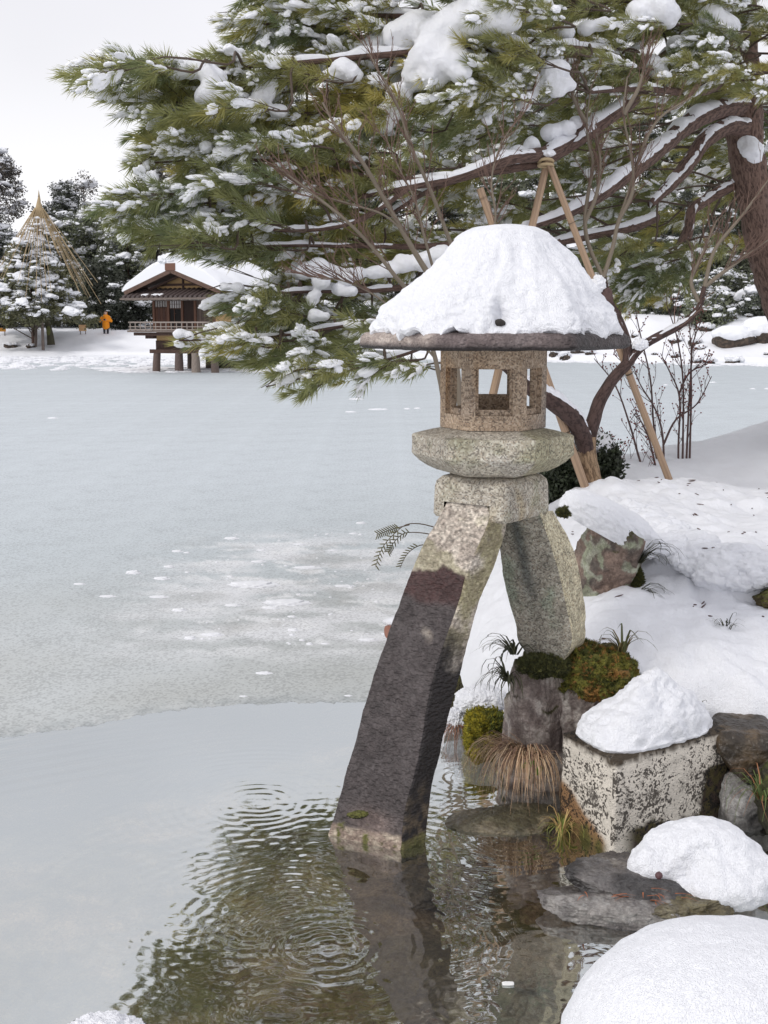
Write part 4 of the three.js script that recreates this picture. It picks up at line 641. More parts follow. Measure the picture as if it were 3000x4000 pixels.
// snow lying on the ice
{
  const list = [], R = rng(91);
  for (const [x, y, w, h] of [[520, 2240, 46, 16], [632, 2262, 50, 12], [660, 2215, 34, 9], [692, 2155, 34, 9], [905, 2105, 46, 10], [1010, 2195, 46, 8], [900, 2254, 20, 9], [990, 2285, 150, 16], [1120, 2355, 140, 14], [700, 2385, 44, 12], [742, 2495, 36, 14], [830, 2480, 70, 9], [1145, 2462, 34, 11], [1060, 2375, 60, 10], [1200, 2218, 80, 7], [1410, 2045, 30, 9], [1380, 2085, 26, 5], [1170, 2126, 40, 5], [310, 2282, 36, 6], [420, 2330, 50, 6], [620, 2332, 60, 6], [1345, 2290, 60, 6], [1140, 2410, 28, 8], [910, 2365, 50, 8], [1440, 2500, 60, 8], [1030, 2630, 50, 7], [950, 2720, 24, 4], [1360, 2718, 24, 4], [730, 2160, 20, 6], [1020, 2150, 30, 6], [1300, 2150, 30, 4], [1420, 2290, 10, 6], [1270, 2515, 26, 6]])
    list.push({ m: new THREE.Matrix4().compose(G(x, y, ICE), new THREE.Quaternion(), V(wpx(w, -G(x, y).z) * 0.62, wpx(h, -G(x, y).z) * 0.75, wpx(w, -G(x, y).z) * 0.36)) });
  for (let i = 0; i < 70; i++) { const x = 700 + R() * 800, y = 2080 + R() * 440, p = G(x, y, ICE), k = 0.006 + 0.014 * R() * R(); list.push({ m: new THREE.Matrix4().compose(p, new THREE.Quaternion(), V(k * 1.5, k, k)) }); }
  for (const [x, y, w] of [[205, 1634, 20], [1370, 1610, 20], [1470, 1600, 30], [1500, 1600, 14], [1590, 1598, 12], [1630, 1596, 12], [1390, 1560, 26], [2210, 1705, 20], [2785, 1495, 12], [2600, 1505, 8], [2940, 1520, 10], [2995, 1520, 8], [2100, 1780, 10]]) { const p = G(x, y, ICE), D = -p.z; list.push({ m: new THREE.Matrix4().compose(p, new THREE.Quaternion(), V(wpx(w, D), wpx(4, D), wpx(w, D))) }); }
  for (let i = 0; i < 520; i++) { const t = R() * R(), px = R() * 1000 - 60, p = G(px, lerp(1396, 1452, t) + (px > 560 ? 4 : 0), ICE), k = lerp(0.1, 0.55, R() * R()); list.push({ m: new THREE.Matrix4().compose(p, new THREE.Quaternion(), V(k * 1.6, k * 0.3, k * 1.8)) }); }
  for (let i = 0; i < 200; i++) { const px = 1200 + R() * 2000, D = shoreD((px - 1500) / F * 80) - R() * R() * 4, p = A(px, 1300, D).setY(ICE), k = lerp(0.1, 0.4, R() * R()); list.push({ m: new THREE.Matrix4().compose(p, new THREE.Quaternion(), V(k * 1.6, k * 0.3, k * 1.8)) }); }
  for (let i = 0; i < 30; i++) { const p = G(420 + R() * 700, 1440 + R() * 14, ICE), k = lerp(0.3, 1.2, R()); list.push({ m: new THREE.Matrix4().compose(p, new THREE.Quaternion(), V(k * 1.6, k * 0.12, k)) }); }
  const o = instances('ice_snow', boxUV(blob({ r: [1, 1, 1], amp: 0.35, freq: 1.6, fine: 0.08, fineFreq: 6, detail: 12, s: 17 })), M.snowFar, list, scene, { label: 'low lumps and crumbs of white snow scattered over the ice', category: 'snow' });
}

// ---------------------------------------------------------------- the big pine over the water
const px3 = (l) => l.map(([x, y, D]) => A(x, y, D));
function needleTuft(s, n = 58) { // a shoot along +x, brush of needles swept forward
  const R = rng(s), pos = [];
  for (let i = 0; i < n; i++) {
    const t = Math.pow(R(), 0.8), a = R() * 6.283, sp = lerp(0.95, 0.28, t) + (R() - 0.5) * 0.25, L = lerp(0.075, 0.115, R()), d = V(Math.cos(sp), Math.sin(sp) * Math.cos(a), Math.sin(sp) * Math.sin(a)), b = V(t * 0.15, 0, 0).add(V(0, Math.cos(a), Math.sin(a)).multiplyScalar(0.004)), w = V(R() - 0.5, R() - 0.5, R() - 0.5).cross(d).normalize().multiplyScalar(0.0038), e = b.clone().addScaledVector(d, L).add(V(0, -0.012 * R(), 0));
    for (const q of [b.clone().add(w), b.clone().sub(w), e]) pos.push(q.x, q.y, q.z);
  }
  const g = new THREE.BufferGeometry(); g.setAttribute('position', new THREE.Float32BufferAttribute(pos, 3)); g.computeVertexNormals(); return g;
}
const setBack = (x, D) => D + 1.1 * ss(x, 2200, 1250); // the left-hand boughs stretch across the view rather than towards it
const pine = thing('pine_tree', 'large spreading pine heavy with snow whose boughs hang over the frozen pond', 'pine tree', A(2960, 1300, 13).setY(0.9));
{
  const R = rng(2024), lp = (pts) => pts.map((p) => p.clone().sub(pine.position));
  const trunkPts = px3([[3240, 1800, 12.6], [3140, 1420, 12.8], [3005, 1050, 12.9], [2940, 760, 13], [2910, 500, 13], [2905, 250, 13.1], [2900, 0, 13.2], [2890, -400, 13.4], [2860, -1000, 13.6]]);
  part('trunk', tube(lp(trunkPts), [0.26, 0.20, 0.18, 0.17, 0.19, 0.16, 0.14, 0.12, 0.06], 22, 12, 0.18), M.pineBark, pine);
  const limbs = [
    [[[2905, 40, 13.1], [2700, 150, 12.4], [2560, 280, 11.8], [2450, 400, 11.3], [2250, 535, 10.8], [2130, 600, 10.4], [1980, 622, 10.0], [1800, 690, 9.6], [1600, 730, 9.2], [1400, 770, 9]], [0.11, 0.10, 0.085, 0.075, 0.065, 0.055, 0.045, 0.03, 0.02], 0.045],
    [[[2330, 505, 10.9], [2130, 625, 10.5], [2000, 655, 10.3], [1850, 680, 10.1], [1680, 740, 9.9], [1500, 850, 9.6]], [0.05, 0.045, 0.035, 0.02], 0.03],
    [[[2920, 420, 13], [2800, 430, 12.5], [2680, 490, 12.0], [2580, 580, 11.6], [2440, 690, 11.2], [2310, 785, 10.9], [2180, 850, 10.6], [2020, 900, 10.3]], [0.10, 0.10, 0.09, 0.075, 0.06, 0.04, 0.02], 0.055],
    [[[2925, 500, 12.95], [2840, 495, 12.6], [2750, 550, 12.3], [2690, 640, 12.1], [2620, 720, 11.9], [2540, 800, 11.7]], [0.095, 0.09, 0.08, 0.07, 0.035], 0.035],
    [[[2900, 700, 13.1], [2760, 780, 12.9], [2700, 830, 12.7], [2690, 900, 12.6], [2660, 960, 12.5], [2570, 1010, 12.3], [2440, 1060, 12]], [0.07, 0.06, 0.055, 0.05, 0.04, 0.02], 0.02],
    [[[2560, 850, 12.4], [2460, 890, 12.0], [2330, 915, 11.7], [2180, 945, 11.4], [2050, 960, 11]], [0.055, 0.05, 0.04, 0.02], 0.035],
    [[[2560, 280, 11.8], [2300, 200, 11], [1980, 185, 10.2], [1700, 195, 9.7], [1500, 212, 9.3], [1150, 245, 8.9], [900, 262, 8.7], [640, 285, 8.5], [400, 272, 8.4]], [0.055, 0.05, 0.042, 0.035, 0.028, 0.02, 0.015, 0.008], 0.05],
    [[[2890, -150, 13.2], [2500, -60, 12], [2100, 20, 11], [1700, 60, 10], [1350, 60, 9.5], [1030, 95, 9.1]], [0.07, 0.055, 0.04, 0.03, 0.02, 0.008], 0.05],
    [[[1800, 690, 9.6], [1500, 700, 9.2], [1200, 640, 8.8], [850, 620, 8.5], [540, 640, 8.3]], [0.03, 0.025, 0.02, 0.014, 0.007], 0.03],
    [[[1600, 730, 9.2], [1400, 860, 8.9], [1150, 900, 8.7], [850, 860, 8.4], [560, 815, 8.2]], [0.026, 0.022, 0.018, 0.013, 0.007], 0.03],
    [[[2020, 900, 10.3], [1700, 960, 9.6], [1400, 960, 9.1], [1050, 960, 8.7], [740, 990, 8.4]], [0.03, 0.026, 0.02, 0.014, 0.007], 0.03],
    [[[2180, 945, 11.4], [1850, 1080, 10.3], [1500, 1130, 9.2], [1150, 1140, 8.5], [960, 1155, 8.2]], [0.04, 0.034, 0.026, 0.016, 0.007], 0.05],
    [[[2050, 1040, 10.6], [1700, 1200, 9.4], [1350, 1270, 8.6], [1000, 1320, 8.1], [700, 1330, 7.9]], [0.03, 0.027, 0.021, 0.014, 0.007], 0.04],
    [[[1900, 1150, 10], [1700, 1330, 9], [1450, 1420, 8.3], [1200, 1470, 7.9], [1040, 1510, 7.7]], [0.026, 0.022, 0.018, 0.012, 0.006], 0.03],
    [[[2870, -400, 13.4], [2500, -450, 12], [2000, -350, 11], [1500, -300, 10], [1100, -330, 9.5]], [0.06, 0.05, 0.04, 0.03, 0.01], 0.04],
    [[[2920, 150, 13.1], [2800, 330, 12.2], [2700, 360, 11.6], [2500, 345, 11], [2300, 360, 10.6]], [0.06, 0.05, 0.04, 0.03, 0.015], 0.04],
  ];
  const nodes = [];
  limbs.forEach(([l, r, th], i) => {
    const pts = px3(l.map(([x, y, D]) => [x, y, setBack(x, D)])), b = part('limb', tube(lp(pts), r, 10, 8, 0.15), M.limbBark, pine);
    part('snow', boxUV(snowStrip(lp(pts), r, th, i * 3.7, i > 7 ? 0.6 : 0.8)), M.snow, b);
    const cv = new THREE.CatmullRomCurve3(pts, false, 'centripetal'); for (let k = 0; k <= 40; k++) nodes.push({ p: cv.getPoint(k / 40), r: r[0] });
  });
  // boughs: where the foliage shows in the picture, each a flat spray of twigs joined to the nearest limb
  const outline = [[310, 205], [420, 225], [640, 235], [900, 200], [970, 180], [860, 75], [960, 30], [930, -20], [1300, -260], [3400, -260], [3400, 700], [3000, 980], [2800, 1050], [2660, 1210], [2420, 1200], [2380, 1080], [2120, 1000], [1760, 1120], [1560, 1260], [1700, 1360], [1760, 1440], [1560, 1490], [1450, 1460], [1250, 1540], [1000, 1545], [1010, 1500], [1080, 1460], [960, 1450], [800, 1410], [790, 1372], [660, 1330], [690, 1300], [900, 1285], [930, 1240], [925, 1262], [925, 1165], [862, 1165], [850, 1238], [780, 1215], [770, 1150], [800, 1115], [930, 1140], [1000, 1100], [980, 1040], [820, 1035], [690, 1005], [560, 965], [420, 880], [400, 765], [520, 735], [490, 630], [560, 560], [520, 470], [440, 410], [310, 340]];
  const inside = (x, y) => { let c = false; for (let i = 0, j = outline.length - 1; i < outline.length; j = i++) { const [a, b] = outline[i], [d, e] = outline[j]; if ((b > y) !== (e > y) && x < ((d - a) * (y - b)) / (e - b) + a) c = !c; } return c; };
  const boughs = [];
  // those whose tips draw the outline
  for (const [x0, y0, x1, y1, D, w] of [
    [760, 285, 345, 258, 8.4, 0.5], [900, 330, 470, 330, 8.5, 0.5], [1150, 300, 700, 330, 8.8, 0.6], [1500, 110, 930, 95, 9.2, 0.5], [1400, 40, 980, 20, 9.4, 0.5], [1300, 150, 1010, 175, 9.2, 0.4],
    [800, 430, 560, 420, 8.6, 0.5], [860, 600, 530, 630, 8.4, 0.5], [820, 780, 445, 790, 8.2, 0.5], [860, 840, 460, 850, 8.3, 0.4], [980, 950, 660, 1010, 8.4, 0.5], [1080, 1000, 800, 1090, 8.5, 0.4], [1000, 1120, 730, 1165, 8.1, 0.5], [1160, 1150, 900, 1220, 8.3, 0.5],
    [1000, 1300, 690, 1335, 7.9, 0.5], [1150, 1330, 820, 1380, 8.0, 0.5], [1300, 1440, 1020, 1515, 7.8, 0.45], [1500, 1420, 1240, 1510, 8.0, 0.45], [1660, 1400, 1420, 1485, 8.3, 0.4], [1740, 1410, 1600, 1470, 8.6, 0.35], [1350, 1350, 1080, 1440, 8.2, 0.5], [1280, 1250, 1000, 1270, 8.4, 0.5], [1600, 1300, 1330, 1380, 8.6, 0.5], [1130, 1200, 880, 1290, 8.2, 0.45],
    [2700, 1000, 2500, 1120, 11.8, 0.5], [2650, 1080, 2420, 1180, 12, 0.4], [2860, 980, 2640, 1060, 12, 0.5], [2560, 940, 2380, 1040, 11.5, 0.4],
  ]) boughs.push([A(x0, y0, setBack(x0, D + 0.25)), A(x1, y1, setBack(x1, D - 0.1)), w * setBack(x1, D) / 9, 1]);
  for (let k = 0, tries = 0; k < 170 && tries < 9000; tries++) {
    const x = 400 + R() * 2800, y = -160 + R() * 1660; if (!inside(x, y) || !inside(x - 110, y + 20)) continue;
    if (boughs.some((b) => Math.abs(b.x - x) < 120 && Math.abs(b.y - y) < 46)) continue;
    const front = y < 430 && R() < 0.75, D0 = (x < 1850 ? lerp(8.2, 10.2, ss(x, 700, 1850)) : front ? lerp(10.2, 11.8, ss(x, 1850, 2900)) : lerp(12.2, 14.2, ss(x, 1850, 2900))) + (R() - 0.35) * 1.4, D = setBack(x, D0), big = Math.max(1, D / 9.2), ang = lerp(2.9, 3.5, R()), L = lerp(0.55, 0.95, R()) * (x < 1900 ? big : 1), dz = (R() - 0.4) * 0.8;
    const b0 = A(x + 120, y - 10, D), dir = V(Math.cos(ang), lerp(-0.34, 0.1, R()), dz).normalize(), b = [b0, b0.clone().addScaledVector(dir, L), lerp(0.4, 0.6, R()) * (x < 1900 ? big : 1), 0]; b.x = x; b.y = y; boughs.push(b); k++;
  }
  const tufts = [[], [], [], []], snows = [[], [], []], twigs = [], up = V(0, 1, 0), X = V(1, 0, 0), q1 = new THREE.Quaternion(), q2 = new THREE.Quaternion();
  const picture = (w) => { const q = w.clone().sub(V(0, EYE, 0)), zz = -(q.y * -sn + q.z * cs), f = F / Math.abs(q.y * sn - q.z * cs); return [1500 + q.x * F / (-q.z * cs - q.y * sn), 2000 - F * (q.y * cs - q.z * sn) / (-q.z * cs - q.y * sn)]; };
  const pruned2 = (p, d, sc) => pruned(p) || (p.x < 1.2 && pruned(p.clone().addScaledVector(d, (p.x < -0.95 && p.y < 3.2 ? 0.2 : 0.07) * sc)));
  const pruned = (p) => { const [x, y] = picture(p); const k = y > 940 && x < 1020 ? 0.3 : 1; return !inside(x + (R() - 0.5) * 110 * k, y + (R() - 0.5) * 60 * k); }; // the crown has been trained to this outline
  const addTuft = (p, d, sc, tone) => {
    q1.setFromUnitVectors(X, d); q2.setFromAxisAngle(X, R() * 6.283);
    tufts[Math.floor(R() * 4)].push({ m: new THREE.Matrix4().compose(p.clone().sub(pine.position), q1.clone().multiply(q2), V(1, 1, 1).multiplyScalar(sc)), c: tone });
  };
  const yellow = C(0.50, 0.43, 0.105), olive = C(0.37, 0.365, 0.125), deep = C(0.205, 0.25, 0.11);
  boughs.forEach(([b0, b1, wid, edge], bi) => {
    const ax = b1.clone().sub(b0), L = ax.length(); ax.normalize();
    const side = V(-ax.z, 0, ax.x).normalize(), sag = 0.10 * L;
    let best = null, bd = 1e9; for (const n of nodes) { const d = n.p.distanceTo(b0) + (n.p.y < b0.y - 0.2 ? 0.3 : 0) + (n.p.x < b0.x ? 0.25 : 0); if (d < bd) { bd = d; best = n; } }
    const cv = new THREE.CatmullRomCurve3([b0, b0.clone().lerp(b1, 0.5).add(V(0, sag, 0)), b1]);
    const mid = best.p.clone().lerp(b0, 0.5).add(V(0, 0.04 + 0.06 * R(), 0));
    let te = 1; while (te > 0.1 && pruned(cv.getPoint(te))) te -= 0.06;
    twigs.push(tube(lp([best.p, mid, b0, cv.getPoint(te * 0.5), cv.getPoint(te)]), [0.013, 0.011, 0.009, 0.006, 0.0025], 5, 3));
    const snowy = clamp(0.62 + 1.1 * fbm(b0.x * 0.9, b0.y * 1.3, b0.z * 0.9, 3), 0.3, 0.95), hue = clamp(0.5 + 1.3 * fbm(b0.x * 0.7 + 9, b0.y * 0.9, b0.z, 3), 0, 1);
    const kz = b0.x < 1.5 ? 1.3 : 1.08, nt = Math.round(L / (0.044 * kz));
    for (let i = 0; i < nt; i++) {
      const t = lerp(0.06, 1, (i + R() * 0.5) / nt), p = cv.getPoint(Math.min(1, t)), tg = cv.getTangent(Math.min(1, t)), s = i % 2 ? 1 : -1, len = lerp(0.16, wid, Math.pow(1 - t, 0.7)) * lerp(0.6, 1.1, R());
      const d = tg.clone().multiplyScalar(0.8).addScaledVector(side, s * lerp(0.35, 0.8, R()) * (1 - 0.6 * t)).add(V(0, lerp(-0.28, 0.22, R()), 0)).normalize(), e = p.clone().addScaledVector(d, len);
      if (pruned(e) || pruned(p)) continue;
      twigs.push(bar(p.clone().sub(pine.position), e.clone().sub(pine.position), 0.0045, 4, 0.002));
      const m = Math.max(1, Math.round(len / (0.10 * kz)));
      for (let k = 0; k < m; k++) {
        const f = m === 1 ? 0.6 : lerp(0.25, 1, k / (m - 1)), o = p.clone().lerp(e, f).add(V(0, (R() - 0.5) * 0.05, 0)).addScaledVector(side, (R() - 0.5) * 0.05), dd = d.clone().add(V((R() - 0.5) * 0.7, (R() - 0.5) * 0.55 - 0.05, (R() - 0.5) * 0.7)).normalize(), sc = lerp(0.75, 1.15, R()) * kz;
        if (pruned2(o, dd, sc)) continue; const hz = clamp(hue + (R() - 0.5) * 0.5, 0, 1), tone = hz > 0.62 ? olive.clone().lerp(yellow, (hz - 0.62) * 2.4) : deep.clone().lerp(olive, hz / 0.62);
        addTuft(o, dd, sc, tone);
        const cover = ss(fbm(o.x * 2.6, o.y * 4.2, o.z * 2.6, 3) + (snowy - 0.62) * 0.5, -0.14, 0.14);
        if (R() < cover * (o.x > 1.4 ? 0.62 : 0.85)) { // snow on the needles, in pads that run on from tuft to tuft
          const nn = 4 + Math.floor(7 * R() * cover);
          for (let j = 0; j < nn; j++) {
            const big = R() < 0.02 + 0.045 * cover;
            const l = (big ? lerp(0.045, 0.12, R() * R()) : lerp(0.022, 0.075, R() * R())) * sc, h = (big ? lerp(0.016, 0.03, R()) : lerp(0.007, 0.015, R())) * kz, h2 = (big ? lerp(0.026, 0.045, R()) : lerp(0.009, 0.022, R())) * kz;
            const c = o.clone().addScaledVector(dd, lerp(0.04, 0.17, R()) * sc).add(V((R() - 0.5) * 0.06, big ? 0.02 : lerp(-0.012, 0.034, R()), (R() - 0.5) * 0.07)); q1.setFromUnitVectors(X, dd.clone().add(V((R() - 0.5) * 0.5, (R() - 0.5) * 0.3, (R() - 0.5) * 0.5)).normalize());
            snows[Math.floor(R() * 3)].push({ m: new THREE.Matrix4().compose(c.sub(pine.position), q1.clone(), V(l, h, h2)) });
          }
        }
      }
    }
  });
  const T = [1, 2, 3, 4].map((s) => needleTuft(s * 97));
  tufts.forEach((l, i) => instances('needles', T[i], M.needle, l, pine));
  snows.forEach((l, i) => instances('snow_pads', blob({ r: [1, 1, 1], amp: 0.22, freq: 1.5, fine: 0.10, fineFreq: 5, detail: 7, s: 90 + i, flat: -0.7 }), M.snowFar, l, pine));
  part('twigs', merge(twigs), M.twigBark, pine, { kind: 'stuff' });
  // the big clumps, each where it lies: rows of balls melted together
  const heaps = [
    [[1960, 75, 9.7, 60], [1880, 55, 9.65, 85], [1800, 95, 9.6, 80], [1730, 150, 9.55, 85], [1640, 110, 9.55, 70], [1560, 150, 9.5, 62], [1480, 180, 9.5, 48], [1400, 205, 9.4, 32], [1345, 218, 9.4, 20], [1700, 230, 9.45, 85], [1760, 240, 9.45, 65], [1640, 290, 9.4, 55], [1560, 370, 9.35, 45], [1520, 440, 9.3, 42], [1500, 490, 9.3, 30], [1800, 290, 9.45, 36], [1690, 300, 9.4, 50]],
    [[690, 275, 8.4, 38], [750, 262, 8.4, 36], [800, 285, 8.38, 38], [840, 305, 8.36, 42], [830, 350, 8.34, 44], [800, 385, 8.32, 34], [860, 375, 8.33, 26]], [[1060, 325, 8.8, 26], [1030, 370, 8.8, 40], [990, 420, 8.78, 38], [970, 460, 8.76, 26], [1085, 435, 8.8, 32]], [[1290, 300, 9, 30], [1340, 275, 9, 40], [1385, 290, 9, 30]],
    [[1050, 570, 8.7, 18], [1050, 605, 8.7, 22]], [[760, 590, 8.5, 22], [810, 580, 8.5, 22], [850, 570, 8.5, 18]], [[700, 550, 8.5, 16], [640, 545, 8.5, 18]], [[600, 800, 8.2, 28], [640, 790, 8.2, 28]], [[700, 860, 8.3, 32], [745, 830, 8.3, 38], [780, 850, 8.3, 30], [740, 810, 8.3, 20]], [[1010, 870, 8.5, 22], [1040, 885, 8.5, 18]], [[800, 995, 8.4, 20], [850, 1005, 8.4, 18]],
    [[1190, 1060, 8.5, 34], [1240, 1045, 8.55, 38], [1300, 1065, 8.6, 36], [1350, 1080, 8.6, 38], [1250, 1100, 8.5, 34], [1230, 1150, 8.5, 26], [1220, 1180, 8.5, 18]], [[1400, 1070, 8.7, 30], [1460, 1065, 8.8, 28], [1520, 1050, 8.9, 34], [1580, 1030, 9, 42], [1650, 1020, 9.1, 44], [1720, 990, 9.2, 40]], [[1330, 1130, 8.6, 26], [1370, 1140, 8.6, 22]], [[1230, 1230, 8.4, 26], [1270, 1235, 8.4, 18]], [[880, 1120, 8.2, 18], [930, 1125, 8.2, 20]], [[1090, 1500, 7.8, 18], [1115, 1480, 7.8, 20], [1130, 1465, 7.8, 14]], [[1360, 1265, 8.4, 16], [1400, 1270, 8.4, 18]], [[1070, 1350, 8.1, 16], [1030, 1360, 8.1, 14]], [[700, 1305, 7.9, 14], [745, 1315, 7.9, 14]], [[1320, 1430, 8.2, 16], [1280, 1440, 8.2, 14]],
    [[2170, 270, 10.3, 44], [2140, 320, 10.3, 36], [2180, 350, 10.3, 34], [2220, 330, 10.3, 30]], [[2080, 310, 10.3, 32], [2060, 360, 10.3, 34], [2050, 410, 10.3, 20]], [[1950, 165, 10, 40], [2000, 180, 10, 36], [1975, 205, 10, 26]], [[1940, 300, 10, 28], [1990, 310, 10, 24]], [[1920, 430, 10, 22], [1900, 470, 10, 18]], [[2500, 50, 11.2, 50], [2570, 30, 11.2, 60], [2600, 60, 11.2, 50], [2480, 100, 11.2, 36], [2440, 130, 11.2, 24]], [[2780, 60, 11.8, 40], [2820, 100, 11.8, 44], [2860, 110, 11.8, 30]], [[2650, 180, 11.6, 36], [2670, 215, 11.6, 24]], [[2550, 250, 11.4, 34], [2580, 285, 11.4, 24]], [[2920, 560, 12.55, 30], [2940, 590, 12.5, 34], [2955, 620, 12.5, 20]], [[2150, 520, 10.6, 34], [2210, 500, 10.6, 30], [2250, 480, 10.7, 24]], [[2080, 565, 10.4, 28], [2020, 590, 10.3, 24]], [[2290, 110, 11, 30], [2210, 130, 10.9, 26], [2350, 95, 11, 24]], [[2740, 315, 11.9, 28], [2790, 300, 11.9, 22]],
  ];
  heaps.forEach((l, i) => part('snow_clump', boxUV(local(melt(l.map(([x, y, D0, r]) => { const D = setBack(x, D0); return [A(x, y, D), wpx(r * (l.length > 9 ? 1.2 : l.length < 4 ? 1.22 : 1.08), D)]; }), { k: 0.06, squash: 0.8, res: l.length > 9 ? 110 : l.length > 3 ? 56 : 40, rough: 0.024, freq: 7, s: i }), pine)), M.snow, pine));
}

// ---------------------------------------------------------------- props under the limb, bare trees and shrubs on the bank
{
  const prop = (label, a, b, r, joints) => {
    const t = thing('support_pole', label, 'pole', b.clone(), 'wooden props under the pine limb'); part('shaft', local(bar(b, a, r, 12, r * 0.82), t), M.pole, t);
    for (const k of joints) { const p = b.clone().lerp(a, k); part('knot_ring', bar(p.clone().lerp(a, -0.002), p.clone().lerp(a, 0.004), r * 1.06, 12).translate(-b.x, -b.y, -b.z), M.rope, t); }
    return t;
  };
  const top = A(2132, 632, 10.35);
  delete prop('long orange wooden prop leaning right from the lashing to the snowy mound', top.clone().add(V(0.02, 0.02, -0.03)), A(2620, 1890, 10.9), 0.034, [0.36, 0.63, 0.82]).userData.group;
  delete prop('pale wooden prop leaning left from the lashing and passing behind the fire box', A(2140, 620, 10.45), A(1800, 2080, 10.0), 0.038, [0.2]).userData.group;
  delete prop('wooden prop that tops out left of the lashing and foots beside the maple trunk', A(1874, 735, 10.1), A(2290, 1915, 10.3), 0.038, [0.2, 0.97]).userData.group;
  const lash = thing('rope_lashing', 'rope lashing with a dab of snow where two props meet under the limb', 'rope', top.clone()); part('rope', new THREE.TorusGeometry(0.06, 0.014, 6, 14).rotateX(1.3), M.straw, lash); part('rope', new THREE.TorusGeometry(0.062, 0.013, 6, 14).rotateX(1.5).translate(0, -0.03, 0), M.straw, lash); part('snow', blob({ r: [0.06, 0.03, 0.05], amp: 0.012, detail: 10, s: 2 }).translate(0.02, 0.07, 0), M.snowFar, lash);
}
const seg = (pts, r0, r1, seg = 6, sub = 5, rough = 0) => tube(pts, [r0, r1], seg, sub, rough);
function twigsFrom(curve, t0, n, len, r, R, dirFn, out, depth = 2) { // side twigs along a stem
  for (let i = 0; i < n; i++) {
    const t = lerp(t0, 1, (i + R() * 0.8) / n), p = curve.getPoint(Math.min(1, t)), tg = curve.getTangent(Math.min(1, t)), d = dirFn(tg, R), L = len * lerp(0.5, 1.1, R()) * lerp(1, 0.55, t), m = p.clone().addScaledVector(d, L * 0.5).add(V((R() - 0.5), (R() - 0.3), (R() - 0.5)).multiplyScalar(L * 0.14)), e = p.clone().addScaledVector(d, L).add(V((R() - 0.5), R(), (R() - 0.5)).multiplyScalar(L * 0.22));
    const pts = [p, m, e]; out.push(tube(pts, [r, r * 0.45], 4, 3)); if (depth > 1) twigsFrom(new THREE.CatmullRomCurve3(pts), 0.25, 3, L * 0.55, r * 0.55, R, dirFn, out, depth - 1);
  }
}
const fan = (spread, lift) => (tg, R) => tg.clone().multiplyScalar(0.8).add(V((R() - 0.5) * spread, lift + (R() - 0.4) * 0.5, (R() - 0.5) * spread * 0.8)).normalize();
